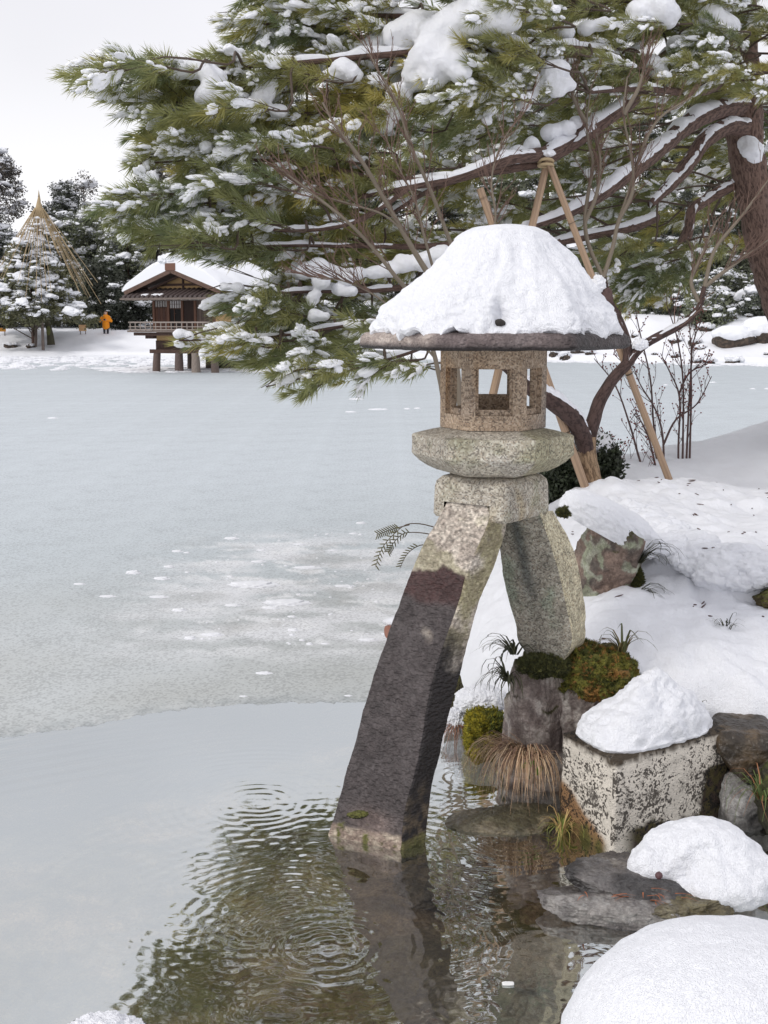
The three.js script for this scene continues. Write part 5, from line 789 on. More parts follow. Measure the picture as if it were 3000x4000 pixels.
{
  const t = thing('maple_tree', 'small bare forked maple with dark limbs behind the lantern', 'maple tree', A(2310, 1930, 10.4)), L = (l) => px3(l).map((p) => p.sub(t.position)), R = rng(77);
  part('trunk', tube(L([[2325, 1945, 10.4], [2306, 1850, 10.4], [2292, 1770, 10.4], [2295, 1705, 10.4]]), [0.098, 0.088, 0.08, 0.075], 16, 8, 0.1), M.mapleTrunk, t);
  const limb = (l, r, snow = 0) => { const b = part('limb', tube(L(l), r, 10, 8, 0.12), M.mapleBark, t); if (snow) part('snow', boxUV(snowStrip(L(l), r, snow, l[0][0] * 0.1, 0.8)), M.snow, b); return new THREE.CatmullRomCurve3(L(l), false, 'centripetal'); };
  limb([[2292, 1770, 10.4], [2275, 1700, 10.35], [2235, 1630, 10.2], [2190, 1590, 10.1], [2130, 1550, 10], [2050, 1495, 9.95], [1970, 1420, 9.9], [1900, 1385, 9.85], [1830, 1330, 9.8]], [0.075, 0.08, 0.08, 0.078, 0.07, 0.06, 0.05, 0.035], 0.05);
  limb([[2295, 1740, 10.4], [2312, 1660, 10.45], [2345, 1560, 10.5], [2395, 1480, 10.55], [2450, 1420, 10.6]], [0.07, 0.062, 0.052, 0.05]);
  const a = limb([[2450, 1420, 10.6], [2500, 1360, 10.6], [2590, 1305, 10.65], [2680, 1255, 10.7], [2730, 1200, 10.7], [2752, 1120, 10.7]], [0.048, 0.04, 0.036, 0.028, 0.022], 0.018);
  const b = limb([[2450, 1420, 10.6], [2452, 1360, 10.6], [2425, 1270, 10.6], [2380, 1190, 10.6], [2362, 1130, 10.6], [2357, 1085, 10.6]], [0.046, 0.042, 0.044, 0.05, 0.035, 0.03], 0.02);
  part('knot', blob({ r: [0.055, 0.10, 0.05], amp: 0.02, detail: 12, s: 3 }).translate(...L([[2370, 1165, 10.55]])[0].toArray()), M.twigDark, t);
  part('snow', blob({ r: [0.07, 0.08, 0.06], amp: 0.02, detail: 14, s: 4 }).translate(...L([[2335, 1110, 10.55]])[0].toArray()), M.snowFar, t); part('snow', blob({ r: [0.05, 0.07, 0.06], amp: 0.02, detail: 12, s: 6 }).translate(...L([[2262, 1660, 10.3]])[0].toArray()), M.snowFar, t); part('snow', blob({ r: [0.07, 0.05, 0.06], amp: 0.02, detail: 12, s: 7 }).translate(...L([[2500, 1345, 10.55]])[0].toArray()), M.snowFar, t);
  const up = [], stems = [
    [[2357, 1085, 10.6], [2300, 960, 10.6], [2285, 868, 10.6], [2300, 740, 10.6], [2316, 640, 10.6], [2300, 560, 10.6], [2292, 480, 10.6], [2310, 330, 10.6]], [[2357, 1085, 10.6], [2395, 960, 10.6], [2415, 870, 10.6], [2468, 760, 10.55], [2475, 690, 10.55], [2465, 600, 10.5], [2436, 448, 10.5], [2450, 300, 10.5]],
    [[2285, 868, 10.6], [2330, 760, 10.55], [2345, 640, 10.5], [2330, 520, 10.5]], [[2290, 480, 10.6], [2240, 380, 10.6], [2230, 270, 10.6]], [[2436, 448, 10.5], [2500, 330, 10.5], [2520, 230, 10.5]], [[2415, 870, 10.6], [2440, 800, 10.6], [2560, 480, 10.6], [2700, 380, 10.6]],
    [[2752, 1120, 10.7], [2830, 1060, 10.7], [2900, 1010, 10.7], [3010, 930, 10.7]], [[2730, 1180, 10.7], [2700, 1100, 10.7], [2740, 1000, 10.7], [2800, 860, 10.7]], [[2752, 1120, 10.7], [2790, 980, 10.7], [2900, 840, 10.7], [3010, 690, 10.7]],
  ];
  for (const s of stems) { const pts = L(s), g = tube(pts, [0.02, 0.015, 0.006], 6, 6); part('stem', g, M.saplingBark, t); twigsFrom(new THREE.CatmullRomCurve3(pts), 0.3, 20, 0.45, 0.0044, R, fan(1.3, 0.25), up); }
  twigsFrom(a, 0.4, 6, 0.4, 0.006, R, fan(1.4, 0.2), up); twigsFrom(b, 0.2, 6, 0.3, 0.006, R, fan(1.6, 0.1), up);
  part('twigs', merge(up), M.twigRed, t, { kind: 'stuff' });
}
{ // several-stemmed bare shrub whose stems rise out of sight behind the lantern
  const t = thing('bare_shrub', 'bare grey stemmed shrub fanning up in front of the pine left of the lantern roof', 'shrub', A(1830, 2150, 9.3)), L = (l) => px3(l).map((p) => p.sub(t.position)), R = rng(55), up = [];
  for (const [l, r] of [
    [[[1820, 2150, 9.3], [1790, 1500, 9.2], [1730, 1150, 9.1], [1660, 1050, 9.0], [1570, 900, 8.9], [1480, 740, 8.8], [1400, 610, 8.7], [1310, 490, 8.6], [1260, 400, 8.6]], 0.027], [[[1830, 2150, 9.3], [1840, 1400, 9.3], [1800, 1050, 9.3], [1760, 950, 9.3], [1680, 740, 9.2], [1600, 560, 9.1], [1560, 430, 9.1], [1480, 280, 9.0], [1440, 200, 9]], 0.02],
    [[[1800, 2150, 9.3], [1700, 1400, 9.1], [1600, 1150, 8.9], [1545, 1080, 8.8], [1440, 950, 8.7], [1350, 860, 8.6], [1200, 740, 8.5], [1070, 640, 8.4]], 0.02], [[[1820, 2150, 9.3], [1780, 1400, 9.2], [1700, 1080, 9.1], [1650, 900, 9.0], [1620, 780, 9], [1560, 660, 9], [1500, 520, 9]], 0.014],
    [[[1840, 2150, 9.3], [1850, 1400, 9.3], [1900, 1000, 9.3], [1935, 850, 9.3], [1920, 700, 9.3], [1960, 560, 9.3], [2060, 420, 9.3]], 0.013], [[[1570, 900, 8.9], [1500, 840, 8.8], [1380, 800, 8.7], [1250, 760, 8.6], [1130, 690, 8.5]], 0.009], [[[1700, 1400, 9.1], [1500, 1180, 8.8], [1350, 1100, 8.6], [1200, 1080, 8.5]], 0.009],
  ]) { const pts = L(l); part('stem', tube(pts, [r, r * 0.85, r * 0.6, r * 0.25], 7, 6), M.saplingBark, t); twigsFrom(new THREE.CatmullRomCurve3(pts, false, 'centripetal'), 0.42, 28, 0.45, 0.0042, R, fan(1.4, 0.15), up); }
  part('twigs', merge(up), M.twigRed, t, { kind: 'stuff' });
}
{ // thin shrub with red buds, beyond the props
  const mk = (label, base, stems, r, mat, nt, len, s) => { const t = thing('bare_shrub', label, 'shrub', base), R = rng(s), up = [], buds = [], bud = new THREE.SphereGeometry(0.009, 4, 3); for (const l of stems) { const pts = px3(l).map((p) => p.sub(t.position)); part('stem', tube(pts, [r, r * 0.75, r * 0.3], 5, 6), mat, t); const cv = new THREE.CatmullRomCurve3(pts, false, 'centripetal'), n0 = up.length; twigsFrom(cv, 0.2, nt, len, r * 0.3, R, fan(1.6, 0.15), up); for (let i = n0; i < up.length; i++) { const p = up[i].attributes.position, k = p.count - 1; buds.push(bud.clone().translate(p.getX(k), p.getY(k), p.getZ(k))); } } part('twigs', merge(up), M.twigDark, t, { kind: 'stuff' }); part('buds', merge(buds), std({ color: C(0.22, 0.07, 0.06) }), t, { kind: 'stuff' }); };
  mk('sparse shrub of straight dark stems with red buds right of the long prop', A(2660, 1940, 12.6), [[[2648, 1940, 12.6], [2650, 1740, 12.6], [2652, 1540, 12.6], [2610, 1440, 12.6], [2580, 1380, 12.6]], [[2652, 1540, 12.6], [2690, 1460, 12.6], [2760, 1420, 12.6]], [[2662, 1940, 12.6], [2668, 1700, 12.6], [2666, 1460, 12.6], [2640, 1300, 12.6], [2600, 1180, 12.6]], [[2675, 1940, 12.6], [2690, 1600, 12.6], [2700, 1380, 12.6], [2690, 1240, 12.6]], [[2690, 1935, 12.6], [2700, 1560, 12.6], [2705, 1350, 12.6], [2740, 1250, 12.6]], [[2590, 1940, 12.5], [2588, 1700, 12.5], [2560, 1600, 12.5], [2500, 1500, 12.5], [2470, 1420, 12.5]], [[2590, 1740, 12.5], [2640, 1640, 12.5], [2720, 1580, 12.5], [2780, 1470, 12.5]], [[2640, 1940, 12.6], [2560, 1700, 12.6], [2540, 1480, 12.6], [2500, 1300, 12.6], [2480, 1200, 12.6]], [[2600, 1940, 12.6], [2520, 1620, 12.6], [2440, 1440, 12.6], [2400, 1330, 12.6]]], 0.013, M.twigDark, 10, 0.34, 31);
  mk('tangled low shrub with red buds between the maple trunk and the long prop', A(2570, 1960, 12.2), [[[2580, 1965, 12.2], [2520, 1910, 12.2], [2450, 1880, 12.2], [2400, 1830, 12.2], [2380, 1770, 12.2]], [[2570, 1960, 12.2], [2480, 1880, 12.2], [2420, 1780, 12.2], [2360, 1700, 12.2]], [[2560, 1960, 12.2], [2500, 1800, 12.2], [2460, 1660, 12.2], [2400, 1500, 12.2], [2320, 1400, 12.2]], [[2590, 1960, 12.2], [2560, 1820, 12.2], [2530, 1700, 12.2], [2480, 1600, 12.2]]], 0.014, M.twigDark, 11, 0.36, 37);
}
function leafClump(s, n = 44, size = 0.21, spread = 0.45) {
  const R = rng(s), pos = []; for (let i = 0; i < n; i++) { const c = V(R() - 0.5, R() - 0.5, R() - 0.5).multiplyScalar(2 * spread), a = V(R() - 0.5, R() - 0.5, R() - 0.5).normalize(), b = a.clone().cross(V(R() - 0.5, R() - 0.5, R() - 0.5)).normalize().multiplyScalar(size * 0.32), e = c.clone().addScaledVector(a, size * lerp(0.7, 1.3, R())); const m = c.clone().lerp(e, 0.45); for (const q of [c, m.clone().add(b), e, c, e, m.clone().sub(b)]) pos.push(q.x, q.y, q.z); }
  const g = new THREE.BufferGeometry(); g.setAttribute('position', new THREE.Float32BufferAttribute(pos, 3)); g.computeVertexNormals(); return g;
}
const clumpG = [leafClump(3), leafClump(5), leafClump(9)], snowG = blob({ r: [1, 1, 1], amp: 0.3, freq: 1.5, fine: 0.12, fineFreq: 5, detail: 6, s: 44, flat: -0.55 });
{ // clipped evergreen bush behind the maple trunk, with its cap of snow
  const c = A(2290, 1860, 11.2), t = thing('evergreen_bush', 'dark evergreen bush with a snow cap behind the maple trunk', 'bush', c.clone()), R = rng(17), l = [];
  for (let i = 0; i < 900; i++) { const d = V(R() - 0.5, R() - 0.55, R() - 0.5).normalize(), k = lerp(0.75, 1, R()); l.push({ m: new THREE.Matrix4().compose(V(d.x * 0.27 * k, d.y * 0.36 * k, d.z * 0.26 * k), new THREE.Quaternion().setFromEuler(new THREE.Euler(R() * 6, R() * 6, R() * 6)), V(0.22, 0.22, 0.22)), c: C(0.035, 0.045, 0.024).multiplyScalar(lerp(0.5, 1.5, R())) }); }
  instances('leaves', clumpG[0], M.leaf, l, t); part('stem', bar(V(0, -0.5, 0), V(0, 0.1, 0), 0.03), M.twigDark, t);
  part('snow', boxUV(blob({ r: [0.25, 0.17, 0.24], amp: 0.03, detail: 22, s: 8, flat: -0.06 }).translate(0.02, 0.27, 0)), M.snow, t);
  const h = []; for (let i = 0; i < 16; i++) h.push({ m: new THREE.Matrix4().compose(V((R() - 0.5) * 0.5, (R() - 0.6) * 0.5, 0.25 * R()), new THREE.Quaternion(), V(0.03, 0.025, 0.03)) }); instances('snow_bits', snowG, M.snowFar, h, t);
  const c2 = A(2210, 1900, 10.9), t2 = thing('evergreen_bush', 'low dark leafed bush showing just right of the lantern block', 'bush', c2.clone()), l2 = []; for (let i = 0; i < 500; i++) { const d = V(R() - 0.5, R() - 0.5, R() - 0.5).normalize(); l2.push({ m: new THREE.Matrix4().compose(V(d.x * 0.17, d.y * 0.26, d.z * 0.2), new THREE.Quaternion().setFromEuler(new THREE.Euler(R() * 6, R() * 6, R() * 6)), V(0.2, 0.2, 0.2)), c: C(0.03, 0.04, 0.02).multiplyScalar(lerp(0.5, 1.6, R())) }); }
  instances('leaves', clumpG[1], M.leaf, l2, t2); part('stem', bar(V(0, -0.3, 0), V(0, 0.05, 0), 0.02), M.twigDark, t2);
}

// ---------------------------------------------------------------- far side: trees
function farTree(label, px, D, topPy, wpxs, { kind = 'round', tone = [0.04, 0.052, 0.03], snow = 0.5, s = 1, base = null, dens = 1, name = 'evergreen_tree', cat = 'tree', botPy = null, sparse = 0 } = {}) {
  const x = (px - 1500) / F * D, y0 = base ?? farH(x, -D), top = A(px, topPy, D).y, H = top - y0, W = wpx(wpxs, D), t = thing(name, label, cat, V(x, y0, -D)), R = rng(s * 101 + 7), lv = [[], [], []], sn = [], bot = botPy ? A(px, botPy, D).y - y0 : kind === 'bush' ? 0.05 : H * 0.04;
  const rad = (f) => kind === 'cone' ? lerp(1, 0.06, f) * (0.75 + 0.25 * Math.sin(f * 38)) : kind === 'pads' ? lerp(1, 0.12, Math.pow(f, 0.8)) : Math.sqrt(Math.max(0.03, 1 - Math.pow(Math.abs(f - 0.36) / 0.66, 2.2)));
  const parts = [], nL = Math.round(lerp(130, 980, clamp((W * H) / 120, 0, 1)) * dens), layers = Math.max(5, Math.round(H / 0.9));
  const puffs = []; for (let i = 0; i < Math.round(nL / 7); i++) { let f = R(); if (kind === 'pads') f = (Math.floor(f * layers) + 0.12 * R()) / layers; const a = R() * 6.283, rr = rad(f) * W * 0.5 * Math.sqrt(lerp(0.2, 1, R())) * (1 + 0.5 * fbm(Math.cos(a) * 1.4 + s, f * 4, Math.sin(a) * 1.4, 3)); puffs.push([V(Math.cos(a) * rr, lerp(bot, H, f) * (1 + 0.06 * (R() - 0.5)), Math.sin(a) * rr), f]); }
  for (const [p, f] of puffs) {
    const k = lerp(0.7, 1.35, R()), dark = lerp(0.5, 1.4, R());
    for (let j = 0; j < 7; j++) { const o = V(R() - 0.5, (R() - 0.5) * (kind === 'pads' ? 0.35 : 0.8), R() - 0.5).multiplyScalar(1.5 * k), sc = lerp(0.7, 1.25, R()); if (R() < sparse) continue; lv[Math.floor(R() * 3)].push({ m: new THREE.Matrix4().compose(p.clone().add(o), new THREE.Quaternion().setFromEuler(new THREE.Euler(R() * 6, R() * 6, R() * 6)), V(sc, sc * (kind === 'pads' ? 0.6 : 0.9), sc)), c: C(...mul(tone, dark * lerp(0.7, 1.3, R()))) }); if (R() < snow * 1.5) { const q = lerp(0.10, 0.36, R() * R()) * (kind === 'pads' ? 1.15 : 1), e = p.clone().add(o).add(V((R() - 0.5) * 0.5, 0.28 * sc, (R() - 0.5) * 0.5)); sn.push({ m: new THREE.Matrix4().compose(e, new THREE.Quaternion().setFromEuler(new THREE.Euler((R() - 0.5) * 0.5, R() * 6, (R() - 0.5) * 0.5)), V(q * lerp(1, 1.9, R()), q * lerp(0.4, 0.7, R()), q)) }); } }
    if (R() < snow * 0.8) { const q = lerp(0.32, 0.75, R() * R()) * k; sn.push({ m: new THREE.Matrix4().compose(p.clone().add(V(0, 0.5 * k, 0)), new THREE.Quaternion().setFromEuler(new THREE.Euler((R() - 0.5) * 0.5, R() * 6, (R() - 0.5) * 0.5)), V(q * 1.25, q * 0.62, q)) }); }
    if (kind !== 'bush' && R() < 0.5) parts.push(bar(V(0, Math.max(0.2, p.y - Math.hypot(p.x, p.z) * 0.35), 0), p, 0.05, 4, 0.02));
  }
  part('trunk', tube([V(0, -0.5, 0), V(0.15 * (R() - 0.5), H * 0.4, 0), V(0, H * 0.95, 0)], [Math.max(0.08, H * 0.022), Math.max(0.06, H * 0.014), 0.03], 8, 4), M.limbBark, t);
  if (parts.length) part('branches', merge(parts), M.twigBark, t, { kind: 'stuff' });
  const cr = new THREE.Group(); cr.name = 'crown'; t.add(cr);
  lv.forEach((l, i) => l.length && instances('leaves', clumpG[i], M.leaf, l, cr)); if (sn.length) instances('snow', snowG, M.snowFar, sn, cr);
  return t;
}
const green = [0.11, 0.122, 0.072], darkG = [0.078, 0.088, 0.062], brownG = [0.115, 0.10, 0.084], oliveG = [0.115, 0.115, 0.055];
farTree('tall snow laden evergreen at the left edge of the picture', 10, 112, 590, 250, { s: 1, tone: brownG, snow: 1.00 });
farTree('evergreen with heavy snow behind the roped pine, left', -60, 104, 800, 330, { s: 2, tone: darkG, snow: 0.90 });
farTree('slim evergreen rising just right of the rope cone tip', 285, 116, 700, 130, { s: 3, tone: darkG, snow: 0.60, sparse: 0.25 });
farTree('thin wispy tree top standing out against the sky', 362, 118, 690, 50, { s: 4, tone: brownG, snow: 0.12, sparse: 0.6, dens: 0.7 });
farTree('rounded snowy evergreen left of the tea house, back row', 380, 113, 850, 190, { s: 5, tone: green, snow: 1.00 });
farTree('snowy evergreen filling the gap right of the rope cone', 245, 108, 860, 210, { s: 13, tone: green, snow: 0.9 });
farTree('snowy evergreen just left of the tea house gable, behind the bushes', 465, 110, 890, 190, { s: 14, tone: green, snow: 0.9 });
farTree('low snowy evergreen behind the rope cone', 110, 107, 940, 260, { s: 15, tone: darkG, snow: 0.9 });
farTree('dark dense bush with little snow left of the tea house', 420, 103, 1030, 170, { s: 6, kind: 'bush', tone: darkG, snow: 0.12, dens: 1.3 });
farTree('dark bush behind the person in the orange jacket', 520, 101, 1130, 170, { s: 7, kind: 'bush', tone: [0.03, 0.036, 0.024], snow: 0.20, dens: 1.3 });
farTree('snow dotted evergreen right behind the tea house gable', 520, 106, 900, 220, { s: 8, tone: green, snow: 0.98 });
farTree('big dark evergreen with snowy twigs beyond the pine bough tips', 690, 110, 560, 330, { s: 9, tone: brownG, snow: 0.75, sparse: 0.12 });
farTree('tall dark tree seen behind the left part of the pine', 740, 113, 330, 420, { s: 10, tone: brownG, snow: 0.75, sparse: 0.2 });
farTree('evergreen behind the roof of the tea house', 830, 104, 760, 330, { s: 11, tone: darkG, snow: 0.75 });
farTree('low evergreen at the right back of the tea house', 990, 98, 1000, 230, { s: 12, tone: green, snow: 0.75 });
[[1080, 112, 380, 380], [1330, 104, 620, 400], [1420, 116, 200, 380], [1640, 106, 560, 380], [1800, 112, 250, 420], [1960, 102, 700, 360], [2120, 110, 330, 400], [2300, 100, 720, 360], [2440, 108, 280, 420], [2600, 98, 760, 330], [2740, 104, 380, 420], [2920, 98, 640, 360], [3080, 106, 300, 420], [3200, 96, 700, 340]].forEach(([px, D, top, w], i) => farTree(`snow speckled far shore evergreen behind the pine, ${['leftmost of the row', 'second from the left', 'third and taller', 'fourth from the left', 'fifth and tall', 'sixth, above the lantern roof', 'seventh from the left', 'eighth, right of the lantern roof', 'ninth and tall', 'tenth, over the snowy rocks', 'eleventh and tall', 'twelfth, behind the pine trunk', 'thirteenth, right of the trunk', 'last on the right'][i]}`, px, D, top, w, { s: 30 + i, tone: i % 3 ? green : darkG, snow: 0.45, dens: 1.15 }));
[[-260, 108, 640, 300], [-420, 100, 800, 260]].forEach(([px, D, top, w], i) => farTree(['evergreen just outside the left edge', 'lower evergreen further outside the left edge'][i], px, D, top, w, { s: 60 + i, tone: brownG, snow: 0.6 }));
// shrubs and low trees on the right-hand shore
[[2480, 90, 1200, 130, 0.5], [2650, 88, 1160, 180, 0.55], [2820, 87, 1090, 240, 0.6], [2980, 84, 1120, 200, 0.8], [2560, 92, 1100, 220, 0.5], [3120, 84, 1080, 260, 0.6], [2750, 82, 1190, 110, 0.6], [2210, 92, 1230, 140, 0.5], [2350, 92, 1190, 160, 0.5], [1650, 96, 1240, 220, 0.5], [1450, 96, 1220, 200, 0.5], [1250, 96, 1210, 200, 0.4], [1080, 95, 1180, 200, 0.3]].forEach(([px, D, top, w, sn], i) => farTree(`snow covered shrub on the right shore slope, ${['first left of the long prop', 'behind the budded shrub', 'broad one below the pine trunk', 'heavily loaded one at the right edge', 'back row behind the long prop', 'beyond the right edge', 'small one above the boulders', 'right below the lantern roof', 'behind the maple fork', 'seen under the pine bough tips', 'left of the lantern roof rim', 'behind the lowest bough', 'beside the tea house back'][i]}`, px, D, top, w, { s: 80 + i, kind: 'bush', tone: i % 2 ? darkG : green, snow: sn, dens: 0.9, name: 'snowy_shrub', cat: 'shrub' }));

// boulders along the far shores
function hitFar(px, py) { for (let D = shoreD((px - 1500) / F * 80) - 2; D < 140; D += 0.25) { const p = A(px, py, D); if (farH(p.x, p.z) >= p.y) return D; } return 90; }
{
  const R = rng(500), far = (label, px, py, D0, w, h, s, snowH) => { const D = hitFar(px, py + h * 0.4), p = A(px, py, D), t = thing('shore_boulder', label, 'boulder', p.clone()); part('stone', paint(blob({ r: [wpx(w, D), wpx(h, D), wpx(w, D) * 0.8], e: 2.6, cuts: 5, amp: 0.12, freq: 2, detail: 12, s }), rockColour([0.06, 0.05, 0.042], [0.14, 0.105, 0.08])), M.stone, t); boxUV(t.children[0].geometry); t.children[0].geometry = boxUV(t.children[0].geometry, 0.25); if (snowH) part('snow', blob({ r: [wpx(w * 1.04, D), wpx(h * snowH, D), wpx(w, D) * 0.85], e: 2.2, amp: 0.18, freq: 2, fine: 0.05, detail: 14, s: s + 1 }).translate(0, wpx(h * 0.72, D), 0), M.snowFar, t); return t; };
  [['dark boulder in the snow at the left end of the far bank', 42, 1352, 94, 26, 12, 0.6], ['smaller dark boulder right of the first on the far bank', 122, 1354, 93, 17, 9, 0.5], ['reddish boulder low on the right shore left of the others', 2720, 1412, 76, 26, 14, 0.9], ['pair mate boulder at the waterline of the right shore', 2770, 1415, 76, 24, 12, 0.9], ['boulder at the waterline far right', 2870, 1412, 75, 34, 14, 1.0], ['large boulder with heavy snow above the right shore', 2870, 1330, 79, 85, 34, 1.0], ['large snowy boulder at the right edge of the far shore', 2975, 1310, 79, 75, 44, 0.9], ['dark boulder up the right shore slope', 2760, 1285, 83, 30, 16, 0.8], ['brown boulder under snow behind the budded shrub', 2640, 1335, 80, 24, 18, 0.6], ['brown boulder right of it behind the budded shrub', 2715, 1340, 80, 26, 16, 0.6], ['dark boulder at the waterline right of the fire box', 2165, 1385, 80, 20, 16, 0.5], ['dark boulder between fire box and maple limb', 2210, 1400, 79, 16, 26, 0.3], ['brown boulder under the right roof corner', 2260, 1375, 80, 30, 14, 0.6], ['small boulder high on the right shore slope', 2850, 1240, 86, 26, 14, 0.8], ['boulder beyond the right edge of the shore', 3080, 1380, 76, 60, 40, 0.7]].forEach(([l, px, py, D, w, h, sh], i) => far(l, px, py, D, w, h, 600 + i * 3, sh));
  const small = []; for (let i = 0; i < 30; i++) small.push({ px: 2120 + R() * 1000, py: lerp(1190, 1412, R()), w: lerp(10, 34, R() * R()), k: lerp(0.45, 0.8, R()), s: lerp(0.4, 1, R()), i });
  const nth = ['leftmost', 'second', 'third', 'fourth', 'fifth', 'sixth', 'seventh', 'eighth', 'ninth', 'tenth', 'eleventh', 'twelfth', 'thirteenth', 'fourteenth', 'fifteenth', 'sixteenth'];
  [['near the waterline', 1345, 1500], ['half way up the bank', 1265, 1345], ['high on the bank', 0, 1265]].forEach(([where, lo, hi]) => small.filter((q) => q.py >= lo && q.py < hi).sort((p, q) => p.px - q.px).forEach((q, n) => { far(`small snowy rock ${where} of the right shore, ${nth[n]} from left`, q.px, q.py, 0, q.w, q.w * q.k, 700 + q.i * 3, q.s).userData.group = 'rocks on the right shore slope'; }));
}

// ---------------------------------------------------------------- roped pine on the far bank, left
{
  const D = 93.5, t0 = farTree('broad snow layered pine standing inside the rope cone on the left bank', 145, D, 950, 450, { s: 21, kind: 'pads', tone: oliveG, snow: 0.8, name: 'pine_tree', cat: 'pine tree', botPy: 1245, dens: 1.9 });
  const bx = (150 - 1500) / F * D, y0 = farH(bx, -D), apex = A(152, 765, D), t = thing('rope_cone', 'cone of straw coloured snow guard ropes hung from a tall pole over the far pine', 'rope cone', V(bx, y0, -D)), R = rng(9), P = (v) => v.clone().sub(t.position);
  part('pole', bar(V(0.05, -0.3, 0.1), P(apex), 0.12, 8, 0.08), M.greyWood, t);
  part('topknot', new THREE.ConeGeometry(0.42, 1.5, 12).translate(...P(A(152, 800, D)).toArray()), M.straw, t); part('topknot', new THREE.ConeGeometry(0.13, 0.9, 8).translate(...P(A(152, 762, D)).toArray()), M.straw, t); part('collar', new THREE.CylinderGeometry(0.40, 0.55, 0.5, 14).translate(...P(A(152, 838, D)).toArray()), M.straw, t);
  for (let i = 0; i < 64; i++) { const a = i / 64 * 6.283 + R() * 0.05, r = lerp(3.0, 4.4, R()), py = lerp(1090, 1190, R()), f = R() < 0.35 ? 0.55 : 1, foot = A(152, py, D).add(V(Math.cos(a) * r * 1.05 + 0.2, 0, Math.sin(a) * r)), st = P(A(152, 812, D)).add(V(Math.cos(a) * 0.3, 0, Math.sin(a) * 0.3)); part('rope', bar(st, st.clone().lerp(P(foot), f), 0.026, 4, 0.022), M.straw, t); }
  const sn = []; for (let i = 0; i < 60; i++) { const f = R(), a = R() * 6.283, p = P(A(152, lerp(830, 1000, f), D)).add(V(Math.cos(a) * lerp(0.4, 2.0, f), 0, Math.sin(a) * lerp(0.4, 2.0, f))), q = lerp(0.05, 0.16, R()); sn.push({ m: new THREE.Matrix4().compose(p, new THREE.Quaternion(), V(q * 1.5, q * 0.7, q)) }); } instances('snow_bits', snowG, M.snowFar, sn, t);
  const sp = thing('support_post', 'grey post stuck in the snow before the roped pine', 'post', A(168, 1352, 92)); part('shaft', bar(V(0, -0.3, 0), V(-0.06, 2.1, -0.3), 0.12, 10, 0.1), M.greyWood, sp); part('tie', new THREE.TorusGeometry(0.12, 0.03, 6, 12).rotateX(1.5).translate(-0.055, 1.95, -0.28), M.straw, sp);
  const lt = thing('leaning_trunk', 'mossy leaning lower trunk of the roped pine reaching into the snow', 'tree trunk', A(196, 1322, 93)); part('trunk', tube([V(0.05, -0.5, 0), V(0, 0.3, 0), V(-0.2, 1.3, 0), V(-0.75, 2.4, -0.2)], [0.32, 0.26, 0.2, 0.16], 10, 5, 0.1), std({ color: C(0.05, 0.045, 0.025) }), lt); part('moss', blob({ r: [0.16, 0.4, 0.1], amp: 0.05, detail: 8, s: 3 }).translate(-0.05, 0.6, 0.22), std({ color: C(0.09, 0.095, 0.03) }), lt);
}

